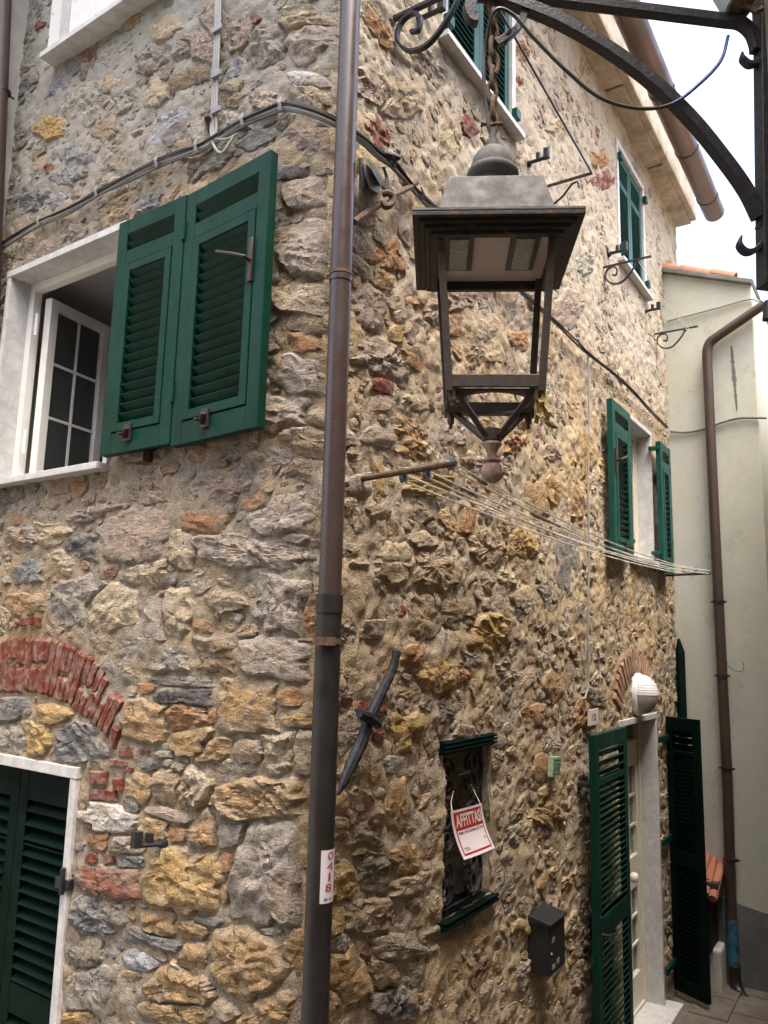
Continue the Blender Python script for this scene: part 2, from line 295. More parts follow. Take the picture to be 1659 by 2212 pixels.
# ------------------------------------------------------------------ ground, neighbours
g = MB().box(np.zeros(3), r0, np.array([0, 1., 0]), Z3, -60, 60, -60, 60, -.6, .002).build('ground', M['ground'], kind='structure')
rp_ = np.random.RandomState(5)
for i in range(12):
    for j in range(7):
        u_a, o_a = 3.0+i*.42+.2*(j % 2), .16+j*.30
        MB().box(K0, dR, nR, Z3, u_a+.006, u_a+.41, o_a+.005, o_a+.293, -.02, .012+.006*rp_.rand()).build('paving_stone', M['ground'], g, bevel=.006)
HOUSE = empty('stone_house', tuple(K0), 'tall rubble stone house with green louvred shutters and its corner towards the lane', 'house')
# openings on each wall (u0,u1,z0,z1)
LW = [WL(20, 590), WL(0, 1045), WL(235, 1000)]
lw = (1.315, 2.375, 3.60, 4.83)           # left window, outer marble
_e = WL(85, 120, .105); uw = (1.10, _e[0]-.03, _e[1]+.02, 7.45)            # upper left window
ld = (1.335, 2.32, -.2, 2.215)          # left door
mw = (4.02, 4.745, 3.53, 4.705)           # mid right window
tw = (.83, 1.755, 5.86, 7.2)              # top right window
w2 = (3.885, 4.745, 6.0, 7.10)            # far top window
sw = (.945, 1.45, 1.60, 2.335)            # grated window
rd = (3.585, 4.625, 0.0, 2.275)           # right door
HOLES = {'L': [lw, uw, ld], 'R': [mw, tw, w2, sw, rd]}
EXT = {'L': (2.95, 8.0), 'R': (6.12, 7.46)}
RB = lambda z: .11+.05*np.clip((z-2)/3, 0, 1)
def bend(u, z):
    r = RB(z); t = np.clip(r-u, 0, r); return r-np.sqrt(np.maximum(r*r-t*t, 0))
def wmap(side, u, z, o):
    d, n = (dL, nL) if side == 'L' else (dR, nR)
    o = o-bend(u, z); return K0[None, :]+u[:, None]*d+o[:, None]*n+z[:, None]*Z3
# ---- stones noted in the photograph: (x, y, w, h, angle, tint, bulge) in zoomed-view units
T = dict(grey=(.31, .285, .24), gcream=(.40, .38, .31), cream=(.48, .39, .26), yellow=(.46, .30, .10), blue=(.25, .265, .28), slate=(.18, .185, .19), dark=(.065, .068, .075),
         brown=(.24, .17, .10), tan=(.36, .27, .17), lilac=(.38, .32, .26), gold=(.42, .27, .12), orange=(.40, .20, .08), pink=(.38, .29, .23), rust=(.26, .09, .05), red=(.27, .085, .05),
         white=(.60, .56, .50), olive=(.20, .18, .13), paleblue=(.42, .45, .48))
ML = [((0, 0, .4667), [(395,480,170,170,-50,'gcream',.3),(235,595,110,100,0,'yellow',.8),(590,450,130,70,-35,'gcream',.4),(795,545,110,70,-40,'paleblue',.5),(705,660,60,110,10,'paleblue',.5),(820,620,120,60,-35,'slate',.6),(920,620,60,140,0,'gcream',.6),(360,730,130,120,-40,'blue',.5),(310,820,130,70,-10,'blue',.6),(585,690,210,130,-30,'tan',.2),(165,920,150,110,-40,'slate',.5),(255,935,120,50,-20,'blue',.6),(490,600,100,80,-20,'tan',.6),(690,270,210,110,-15,'grey',.7),(550,250,130,160,-50,'gcream',.4),(870,360,170,80,-25,'brown',.7),(720,440,90,130,10,'cream',.7),(930,200,140,160,-50,'pink',.8),(760,130,130,100,-30,'cream',.7),(1090,320,60,110,20,'blue',.5),(1080,390,70,60,-20,'cream',.7),(1230,200,180,160,-30,'grey',.7),(1400,200,200,140,-20,'lilac',.9),(1400,90,180,80,-10,'cream',.9),(1240,470,130,90,-10,'lilac',.8),(1420,370,140,60,5,'white',.8),(1440,450,150,90,5,'cream',.8),(1060,560,130,80,-10,'gcream',.5),(235,780,50,35,-10,'red',.5),(185,120,60,25,-35,'red',.5),(1110,470,120,60,-20,'brown',.6),(510,390,110,70,-20,'cream',.6),(330,310,60,60,-50,'slate',.5),(1330,800,110,60,-10,'slate',.8),(860,690,90,80,-30,'tan',.6),(620,100,100,60,-30,'gold',.5),(1180,90,40,30,0,'red',.4),(1000,110,110,150,-30,'lilac',.6),(1110,160,120,120,-20,'pink',.6),(850,230,120,80,-30,'grey',.5)]),
 ((0, 331.8, .4667), [(1400,190,160,110,-10,'lilac',1.),(1430,450,240,240,0,'lilac',1.2),(1390,670,260,120,5,'cream',1.),(1440,800,160,60,0,'brown',.6),(1400,880,110,90,0,'orange',.8),(1400,1030,200,160,0,'lilac',1.),(1310,1200,180,130,-5,'lilac',1.1),(1465,1215,110,80,0,'cream',1.),(1190,1400,80,40,5,'cream',.7),(1430,1330,190,110,5,'tan',1.)]),
 ((0, 1032.3, .4667), [(720,60,240,120,0,'tan',.3),(620,270,280,250,0,'pink',1.),(935,205,160,90,5,'orange',.6),(840,340,110,140,10,'cream',.8),(250,265,150,90,0,'cream',.8),(100,275,140,80,0,'lilac',.8),(380,320,130,100,0,'dark',.6),(130,440,120,90,0,'slate',.7),(330,570,180,220,0,'grey',.7),(100,590,150,90,0,'gold',.6),(510,620,250,170,-25,'cream',1.),(670,450,170,110,-10,'cream',1.),(1170,350,430,130,5,'lilac',1.),(1310,190,240,160,-15,'lilac',1.),(1360,280,130,50,0,'lilac',.8),(1320,580,230,240,0,'lilac',1.1),(1060,570,150,80,5,'tan',.8),(930,690,80,70,0,'orange',.6),(820,640,130,190,0,'cream',.9),(715,650,90,160,0,'lilac',.8),(1270,830,330,180,0,'lilac',1.2),(800,830,160,110,0,'grey',.7),(980,820,190,120,10,'brown',.8),(850,940,220,36,2,'grey',.7),(850,1015,240,66,2,'dark',.8),(675,1130,170,160,5,'gold',1.),(870,1090,190,100,0,'orange',.8),(985,1100,40,70,0,'orange',.6),(1155,1050,270,220,0,'gold',1.2),(1340,1020,110,80,0,'orange',.9),(1375,1110,170,80,0,'gold',.9),(680,975,70,45,0,'orange',.5),(60,1060,160,90,0,'slate',.7),(245,1095,160,105,0,'yellow',.8),(180,1205,125,140,0,'yellow',.8),(350,1210,210,170,0,'slate',.6),(50,1215,110,130,0,'grey',.5),(430,160,220,50,-15,'lilac',.7),(365,50,70,50,0,'orange',.5),(280,50,80,40,0,'tan',.5),(450,1000,60,110,-45,'pink',.5),(1440,620,90,200,0,'orange',.6),(480,760,120,90,0,'tan',.5),(600,780,130,120,0,'grey',.6)]),
 ((0, 1585.3, .4667), [(1215,305,470,200,-2,'gold',1.1),(880,45,150,90,0,'gold',.9),(1010,70,150,80,0,'gold',.9),(1150,80,160,100,0,'tan',.9),(1300,100,150,170,0,'cream',1.),(1405,90,100,190,0,'cream',1.),(770,235,115,140,15,'tan',1.),(890,270,125,190,5,'cream',1.),(650,250,125,130,0,'gold',.8),(530,390,240,100,10,'white',.9),(700,150,100,40,5,'dark',.7),(760,95,80,28,0,'grey',.7),(720,425,140,90,5,'gold',.9),(940,460,115,150,5,'gold',.9),(830,465,85,65,0,'orange',.7),(790,375,190,50,12,'pink',.8),(1075,470,105,105,0,'grey',.7),(855,680,340,280,5,'yellow',1.3),(1250,640,320,510,0,'lilac',1.3),(490,680,270,150,5,'rust',.9),(445,845,200,170,15,'slate',.9),(740,870,135,110,0,'gold',.9),(890,900,150,80,15,'gold',.8),(640,1050,130,75,15,'paleblue',.8),(700,950,280,50,18,'slate',.8),(905,1040,115,120,5,'gold',1.),(1140,1060,400,380,5,'gold',1.4),(1375,1000,90,250,0,'gold',.8),(1050,600,45,95,0,'orange',.7),(1040,740,40,80,0,'orange',.7),(850,1180,320,150,-5,'gold',1.1),(830,1285,270,110,0,'gold',1.),(1050,1270,120,95,0,'cream',.9),(440,1180,210,230,0,'grey',.9),(390,1030,150,130,0,'olive',.8),(380,1310,140,70,0,'yellow',.7),(620,1190,60,50,0,'red',.5),(1270,1280,280,180,-15,'gold',1.),(590,520,135,80,0,'lilac',.8),(450,500,90,70,0,'orange',.6),(430,580,80,50,0,'red',.6),(500,585,50,40,0,'red',.5),(610,585,120,60,0,'slate',.6),(610,325,70,80,0,'slate',.7),(1260,910,130,45,0,'gcream',.6),(960,860,140,45,15,'slate',.7),(620,1120,95,55,0,'tan',.7)])]
MR = [((737.4, 258.1, .3667), [(170,1110,150,210,15,'pink',.6),(330,1265,75,80,0,'yellow',.8),(440,1260,120,150,15,'pink',1.),(390,640,130,100,45,'pink',.8),(270,800,190,170,45,'orange',.8),(240,720,120,70,50,'lilac',.8),(250,1420,250,170,25,'lilac',.9),(440,1420,150,70,30,'orange',.8),(245,1570,125,85,15,'red',.8),(700,1040,140,130,10,'pink',.5),(670,1210,90,100,0,'orange',.6),(780,1390,110,130,10,'tan',.6),(240,1660,90,80,0,'pink',.7),(430,1670,140,80,10,'cream',.8),(240,940,120,90,30,'gold',.7),(430,1060,100,90,20,'orange',.6),(1340,1120,130,190,30,'pink',.6),(1030,1910,95,95,0,'orange',.7),(900,1390,90,60,0,'cream',.8),(220,1870,160,90,10,'lilac',.9),(1430,840,100,120,20,'gcream',.6),(100,870,170,70,40,'lilac',.8),(1450,1960,75,210,0,'yellow',.7),(850,1250,120,100,20,'cream',.7),(1050,1300,100,90,0,'orange',.7),(560,1130,110,120,20,'pink',.6),(1250,1960,90,80,10,'pink',.7),(1130,1480,110,90,20,'tan',.7)]),
 ((737.4, 958.6, .3556), [(340,720,200,210,5,'cream',1.1),(555,750,280,210,5,'tan',1.),(890,640,210,170,5,'tan',.7),(500,590,140,90,0,'cream',1.),(530,250,250,115,15,'yellow',.9),(1090,600,160,160,10,'yellow',1.),(900,1160,200,190,0,'yellow',1.3),(580,1410,170,200,0,'yellow',1.3),(430,1300,115,140,5,'orange',1.1),(410,1760,150,210,0,'yellow',1.2),(1190,330,115,170,5,'gold',.8),(1285,270,85,140,0,'yellow',.8),(1430,370,80,190,5,'gold',.7),(1000,500,95,120,0,'gold',.8),(775,460,55,130,10,'orange',.7),(230,410,120,90,-20,'tan',1.),(1375,680,125,390,0,'slate',.5),(720,1040,160,160,0,'brown',.7),(350,1020,65,75,0,'red',.7),(190,1130,110,90,0,'pink',.8),(500,1060,140,230,0,'tan',.8),(1080,1020,55,65,0,'dark',.6),(1290,1470,85,160,0,'gold',.8),(1170,1640,120,100,0,'orange',.9),(740,1410,75,65,0,'orange',.8),(790,1310,95,85,0,'grey',.8),(1300,50,55,65,0,'red',.6),(1540,1540,115,95,0,'olive',1.1),(220,1760,65,65,0,'red',.7),(245,1620,65,85,0,'red',.7),(130,1600,65,65,0,'red',.7),(900,150,150,110,0,'grey',.8),(1460,1650,80,160,10,'orange',.7),(100,250,140,110,0,'lilac',.9),(100,730,120,60,0,'cream',.9),(1100,960,110,150,0,'cream',.9)]),
 ((626.7, 1548.4, .3778), [(290,480,85,120,0,'gold',.9),(430,570,200,310,5,'tan',1.),(600,520,120,270,3,'gold',1.),(480,340,65,90,10,'gold',.8),(660,820,190,170,-15,'gold',1.),(310,940,150,190,0,'yellow',1.),(470,880,200,230,0,'olive',.6),(395,770,95,45,-20,'cream',.9),(265,1170,75,160,5,'yellow',1.),(310,1470,210,260,-20,'gold',1.1),(440,1350,55,45,0,'red',.7),(430,1130,230,160,0,'tan',.9),(700,950,190,100,-10,'cream',1.),(630,1310,210,120,-10,'lilac',1.),(600,1640,180,210,-10,'slate',1.),(540,1480,120,140,-20,'brown',1.),(240,1640,90,210,0,'gold',.8),(290,640,85,150,0,'tan',.9),(1430,290,65,140,10,'orange',.8),(1330,1210,95,85,0,'gold',1.),(1440,950,45,120,5,'gold',1.),(1480,560,130,130,0,'gold',.9),(950,1205,230,80,-20,'olive',.7),(280,1290,95,120,0,'grey',.8),(1000,100,110,85,0,'pink',.8)]),
 ((737.4, 0, .5556), [(150,115,45,150,-40,'orange',.6),(700,200,55,65,0,'orange',.5),(430,510,80,160,0,'cream',.5),(130,350,95,130,-45,'pink',.7),(240,380,130,130,0,'cream',.7),(690,310,22,45,-20,'red',.4),(140,510,60,110,-35,'red',.5),(490,490,45,65,-30,'red',.4),(340,250,150,65,50,'lilac',.6),(800,290,80,32,55,'grey',.5),(230,180,120,60,50,'cream',.6),(1000,620,60,60,50,'orange',.5),(1020,700,50,80,50,'red',.4),(850,500,70,80,50,'cream',.6)])]
def unit_stone(side, cx, cz, A, p, tint, prom, seed, manual=False, z_ref=None):
    if p > 6: an = [0, 90, 180, 270]; ds = [1, 1, 1, 1]
    elif p > 2.7:
        an = [random.gauss(q, 7) for q in (0, 90, 180, 270)]; ds = [random.uniform(.92, 1.06) for _ in range(4)]
        for q in random.sample([45, 135, 225, 315], random.choice([1, 2, 2, 3])): an.append(q+random.gauss(0, 12)); ds.append(random.uniform(.98, 1.22))
    else:
        k = random.choice([5, 5, 6, 7]); b0 = random.uniform(0, 360)
        an = [b0+360*i/k+random.uniform(-.32, .32)*360/k for i in range(k)]; ds = [random.uniform(.82, 1.1) for _ in range(k)]
    while len(an) < 7: an.append(an[0]); ds.append(ds[0])
    NP = np.array([[math.cos(R_(a))/d, math.sin(R_(a))/d] for a, d in zip(an, ds)])
    return dict(NP=NP, G=NP@A, side=side, c=np.array([cx, cz]), A=A, Ai=np.linalg.inv(A), p=p, tint=np.array(tint), prom=prom, seed=seed, size=1/np.sqrt(abs(np.linalg.det(A))), manual=manual, name='stone', m='stone')
def manual(side, lst, ps):
    W = WL if side == 'L' else WR; out = []
    for (ox, oy, k), items in lst:
        for (x, y, w_, h_, ang, t, pr) in items:
            w_ *= 1.07; h_ *= 1.07
            X, Y = ox+x*k, oy+y*k; c = np.array(W(X, Y)); a = R_(ang)
            e1 = (math.cos(a)*w_*k/2, math.sin(a)*w_*k/2); e2 = (-math.sin(a)*h_*k/2, math.cos(a)*h_*k/2)
            J = np.array([np.array(W(X+e1[0], Y+e1[1]))-c, -(np.array(W(X+e2[0], Y+e2[1]))-c)]).T
            pr_ = pr*(.030 if side == 'L' else .025)
            out.append(unit_stone(side, c[0], c[1], np.linalg.inv(J), random.choice(ps), T[t], pr_*min(1, .45+np.sqrt(abs(np.linalg.det(J)))/.10), len(out)*13+5, True))
            if t in ('red',): out[-1]['name'] = 'brick'
    return out
def in_hole(side, u, z, pad=0.):
    r = np.zeros(np.shape(u), bool)
    for a, b, c, d in HOLES[side]: r |= (u > a-pad) & (u < b+pad) & (z > c-pad) & (z < d+pad)
    return r
def Fs(st, P):
    q = (P-st['c'])@st['A'].T; return (np.abs(q[..., 0])**st['p']+np.abs(q[..., 1])**st['p'])**(1/st['p'])
PAL = {'L_up': ['grey', 'gcream', 'blue', 'slate', 'lilac', 'cream', 'brown', 'tan', 'grey', 'gcream', 'gcream'],
       'L_low': ['gold', 'tan', 'grey', 'slate', 'lilac', 'cream', 'yellow', 'brown', 'gold'],
       'L_mid': ['lilac', 'cream', 'grey', 'tan', 'brown', 'pink', 'grey', 'slate', 'orange'],
       'R_up': ['cream', 'gcream', 'lilac', 'tan', 'grey', 'cream', 'gcream', 'pink', 'tan', 'gcream', 'gold'],
       'R_low': ['cream', 'tan', 'gold', 'grey', 'lilac', 'lilac', 'yellow', 'brown', 'gcream', 'cream', 'slate', 'tan', 'tan', 'cream']}
def auto(side, man):
    umax, zmax = EXT[side]; n0 = len(man); cap = 6000
    c = np.zeros((cap, 2)); Am = np.zeros((cap, 7, 2)); pw = np.zeros(cap); big = np.zeros(cap); sts = list(man)
    for i, s in enumerate(man): c[i] = s['c']; Am[i] = s['G']; pw[i] = s['p']; big[i] = 1.5/np.linalg.svd(s['A'])[1].min()
    n = n0; th = np.linspace(0, 2*np.pi, 9)[:8]; ring = np.c_[np.cos(th), np.sin(th)]
    zs = -.1
    sizes = [(.105, .060, 420), (.075, .045, 1500), (.052, .032, 3600), (.036, .023, 7000), (.026, .017, 9000)] if side == 'R' else [(.10, .055, 350), (.07, .042, 1200), (.05, .030, 2600), (.034, .021, 4200), (.024, .016, 5000)]
    for a, b, tries in sizes:
        for _ in range(tries):
            u = RNG.uniform(.04, umax); z = RNG.uniform(zs, zmax)
            if side == 'R' and a < .03 and u > 4: continue
            if side == 'L' and u > 2.62 and z > 4.9: continue
            k = RNG.uniform(.75, 1.25); aa = a*k*RNG.uniform(.8, 1.35); bb = b*k*RNG.uniform(.8, 1.2)
            if side == 'R' and z > 2.2 and RNG.rand() < .3: aa, bb = bb*1.1, aa*.9
            rot = RNG.normal(0, .22); J = np.array([[math.cos(rot)*aa, -math.sin(rot)*bb], [math.sin(rot)*aa, math.cos(rot)*bb]])
            P = np.array([u, z])+np.r_[ring, [[0, 0]]]@J.T
            if in_hole(side, P[:, 0], P[:, 1], .0).any() or (P[:, 0] > umax+.02).any(): continue
            dd = np.abs(c[:n]-[u, z]).max(1); near = np.where(dd < big[:n]+aa)[0]
            if len(near):
                q = np.einsum('kij,knj->kni', Am[near], P[None]-c[near][:, None])
                Fv = q.max(2)
                if (Fv < 1.0).any(): continue
            if n >= cap: break
            if side == 'L': pal = PAL['L_up'] if z > 4.95 else (PAL['L_mid'] if z > 2.8+random.uniform(-.3, .3) else PAL['L_low'])
            else: pal = PAL['R_up'] if z > 4.2 else PAL['R_low']
            t = np.array(T[pal[RNG.randint(len(pal))]])
            if RNG.rand() < (.02 if side == 'L' else .035) and a < .08: t = np.array(T['red'])
            t = t*RNG.uniform(.85, 1.15)*np.array([1+RNG.normal(0, .03), 1, 1+RNG.normal(0, .05)])
            pr = (.017 if side == 'L' else .0165)*RNG.uniform(.4, 1.3)*min(1.2, .6+a/.1)
            if side == 'L' and z > 5: pr *= .55
            if side == 'R' and z > 4.3: pr *= .6
            mcol = np.array([.36, .30, .225]) if side == 'R' else np.array([.30, .275, .235]); kb_ = np.clip(.55-a*4.2, .12, .5)+(.10 if side == 'R' else 0)
            t = t*(1-kb_)+mcol*kb_
            s = unit_stone(side, u, z, np.linalg.inv(J), RNG.choice([2.0, 2.4, 3.2, 4.5]), t, pr, n*7+3)
            s['sink'] = RNG.uniform(0, .011) if side == 'R' else RNG.uniform(0, .006)
            sts.append(s); c[n] = s['c']; Am[n] = s['G']; pw[n] = s['p']; big[n] = 1.5*max(aa, bb); n += 1
    return sts, c[:n], Am[:n], pw[:n], big[:n]
def stone_mesh(s, i, c, Am, pw, big):
    side = s['side']; rs = np.random.RandomState(s['seed']*31+(7 if side == 'L' else 0))
    ext = s['size']; fine = .0105 if (side == 'L' or s['c'][0] < 2) else .016
    nt_ = int(np.clip(2*math.pi*ext/fine/1.1, 12, 56)) if not s.get('flat') else 40; nr = int(np.clip(ext/fine, 3, 13))
    if s['name'] == 'brick' and s.get('flat'): pass
    th = np.arange(nt_)*2*np.pi/nt_; q = np.c_[np.cos(th), np.sin(th)]
    q /= (q@s['NP'].T).max(1)[:, None]       # on own unit outline
    gap = s.get('gap', 1.025); grow = s.get('grow', 1.42 if s['manual'] else 1.7)
    ss = np.linspace(.4, grow, 22); D = q@s['Ai'].T
    dd = np.abs(c-s['c']).max(1); near = np.where((dd < big+ext*2.4) & (np.arange(len(c)) != i))[0]
    Rr = np.full(nt_, ss[-1]); ok = np.ones(nt_, bool)
    P = s['c']+ss[:, None, None]*D[None]                          # (S,n,2)
    if len(near):
        qq = np.einsum('kij,snj->ksni', Am[near], P)-np.einsum('kij,kj->ki', Am[near], c[near])[:, None, None]
        Fm = qq.max(3).min(0)
        bad = Fm < ss[:, None]*gap
    else: bad = np.zeros((len(ss), nt_), bool)
    bad |= in_hole(side, P[..., 0], P[..., 1], .004)
    if s['c'][0] > .1: bad |= P[..., 0] < .05
    first = np.where(bad.any(0), bad.argmax(0), len(ss)-1); Rr = ss[first]
    if not s.get('flat'): Rr = (Rr*4+np.roll(Rr, 1)+np.roll(Rr, -1))/6
    if not s.get('flat'): Rr = Rr*(1+.13*fbm(np.cos(th)*1.6+s['seed'], np.sin(th)*1.6, s['seed'] % 97, 2)+.16*fbm(np.cos(th)*4+s['seed'], np.sin(th)*4, s['seed'] % 89, 3))
    t = (np.arange(1, nr+1)/nr)**.85
    Q = q[None]*(t[:, None]*Rr[None])[..., None]; Q = np.r_[[[0, 0]], Q.reshape(-1, 2)]; tt = np.r_[0, np.repeat(t, nt_)]
    UV = s['c']+Q@s['Ai'].T; u, z = UV[:, 0], UV[:, 1]
    # broken faces: the lowest of a few tilted planes
    hf = np.ones(len(Q))
    if not s.get('flat'):
        for k in range(rs.randint(3, 6)):
            a = rs.uniform(0, 2*np.pi); sl_ = rs.uniform(.5, 1.4); c0 = rs.uniform(.1, .65)
            hf = np.minimum(hf, 1-sl_*np.maximum(0, Q@[math.cos(a), math.sin(a)]-c0))
        a = rs.uniform(0, 2*np.pi); hf = hf+.22*(Q@[math.cos(a), math.sin(a)])
    prom = s['prom']; edge_ = np.clip((1-tt)/.2, 0, 1)**.55
    amp = min(1., ext/.09)
    if s.get('flat'): hh = prom*np.clip((1-tt)/.10, 0, 1)**.35+.004*fbm(u*30, z*30, s['seed'] % 37, 3)+.0025*fbm(u*80, z*80, 3, 2)
    else:
        hh = .82*prom*(.35+.65*np.maximum(hf, 0))*edge_
        ca, sa = math.cos(rs.normal(.15, .3)), math.sin(rs.normal(.15, .3)); su = u*ca+z*sa; sz = -u*sa+z*ca
        st = np.abs(fbm(su*7, sz*34, s['seed'] % 53, 3))
        ll = rs.rand(); amp *= rs.uniform(.35, 1.1)
        hh = hh+edge_*amp*((.021 if side == 'L' else .015)*fbm(u*17, z*22, 5+s['seed'] % 31, 4)+(.030 if ll < .55 else .010)*(st-.2))+(.35+.65*amp)*.010*fbm(u*58, z*64, 9, 3)
    if s.get('flat'): hh = hh+.002-.012*np.clip((tt-.94)/.06, 0, 1)
    else: hh = hh-.016*np.clip((tt-.86)/.14, 0, 1)-.003
    if s.get('sink'): hh -= s['sink']
    V = wmap(side, np.maximum(u, RB(z)*.2), z, hh)
    F = [(0, 1+j, 1+(j+1) % nt_) for j in range(nt_)]
    for r_i in range(nr-1):
        b0 = 1+r_i*nt_; b1 = b0+nt_
        F += [(b0+j, b1+j, b1+(j+1) % nt_, b0+(j+1) % nt_) for j in range(nt_)]
    if side == 'R': pass
    nn = np.cross(V[F[0][1]]-V[0], V[F[0][2]]-V[0])
    if nn@(nL if side == 'L' else nR) < 0: F = [f[::-1] for f in F]
    col = np.ones((len(V), 4)); mc = np.array([.31, .28, .23]) if side == 'L' else np.array([.37, .30, .215])
    own = s['tint'] if s['m'] != 'stone' or s['name'] == 'brick' else s['tint']*(.86 if s['manual'] else .90)+mc*(.14 if s['manual'] else .10)
    col[:, :3] = own
    em = np.clip((tt-.58+.6*fbm(u*22, z*22, 77, 3))/.35, 0, 1)*(.15 if s.get('flat') else .5)
    col[:, :3] = col[:, :3]*(1-em[:, None])+mc*em[:, None]
    return V, F, col
def mesh_of(name, V, F, col, m, smooth=True):
    cc = (V.min(0)+V.max(0))/2; me = bpy.data.meshes.new(name); me.from_pydata((V-cc).tolist(), [], F); me.materials.append(m)
    at = me.color_attributes.new('tint', 'FLOAT_COLOR', 'POINT'); at.data.foreach_set('color', col.astype(np.float32).ravel())
    me.polygons.foreach_set('use_smooth', [smooth]*len(me.polygons)); me.update()
    if smooth: me.set_sharp_from_angle(angle=R_(33))
    return me, cc
def brick_quad(side, P0, P1, wid, tint=None, pale=False, **kw):
    """a brick whose long axis runs P0-P1 in wall coordinates, wid wide"""
    P0, P1 = np.array(P0), np.array(P1); c = (P0+P1)/2; a = (P1-P0)/2; n = np.array([-a[1], a[0]]); n = n/np.linalg.norm(n)*wid/2
    s = unit_stone(side, c[0], c[1], np.linalg.inv(np.array([a, n]).T), 7., tint if tint is not None else np.array(T['red'])*random.uniform(.75, 1.2), .007+.006*random.random(), random.randrange(999), True)
    s['name'] = 'brick'; s['flat'] = True; s['grow'] = 1.0; s['gap'] = 1.02; s['m'] = 'brick_pale' if pale else 'brick'; return s
# ---- bricks of the relieving arch over the left door and of its jamb
BL = []
zb = lambda x, y: WL(.2333*x, 1290.3+.2333*y)
for (x0, y0, x1, y1, n) in [(-150,905,-190,375,2),(-85,903,-105,372,1),(-25,902,-35,370,2),(45,900,50,368,1),(110,895,125,366,2),(175,895,205,362,2),(245,895,290,365,1),(350,892,420,372,2),(435,930,525,375,1),(520,962,645,435,2),(605,1000,745,465,1),(690,1060,860,540,2),(785,1130,965,640,1),(870,1195,985,960,1),(955,1275,1130,915,1),(1030,1400,1095,1190,1),(298,893,352,368,2),(392,908,470,372,2),(478,945,585,402,1),(562,982,695,448,2),(650,1028,805,505,1),(742,1098,915,592,2),(832,1160,1000,720,1),(915,1238,1062,900,1)]:
    A_, B_ = np.array(zb(x0, y0)), np.array(zb(x1, y1)); wd = .052
    if n == 1: BL.append(brick_quad('L', A_, B_, wd))
    else:
        f = random.uniform(.42, .58); BL.append(brick_quad('L', A_, A_+(B_-A_)*(f-.012), wd)); BL.append(brick_quad('L', A_+(B_-A_)*(f+.012), B_, wd))
for (x, y, w_, h_, a) in [(1180,1430,185,120,5),(1345,1420,110,45,5),(1120,1535,240,70,8),(1195,1590,130,50,5),(905,1670,170,130,3),(1100,1730,90,140,3),(955,1830,290,110,3),(230,225,85,85,0),(350,225,60,110,0),(300,215,40,100,0)]:
    a = R_(a); c_, s_ = math.cos(a)*w_/2, math.sin(a)*w_/2; P0, P1 = np.array(zb(x-c_, y-s_)), np.array(zb(x+c_, y+s_))
    hh = abs(zb(x, y+h_/2)[1]-zb(x, y-h_/2)[1]); BL.append(brick_quad('L', P0, P1, hh))
for b in BL:
    if random.random() < .4: b['tint'] = b['tint']*.8
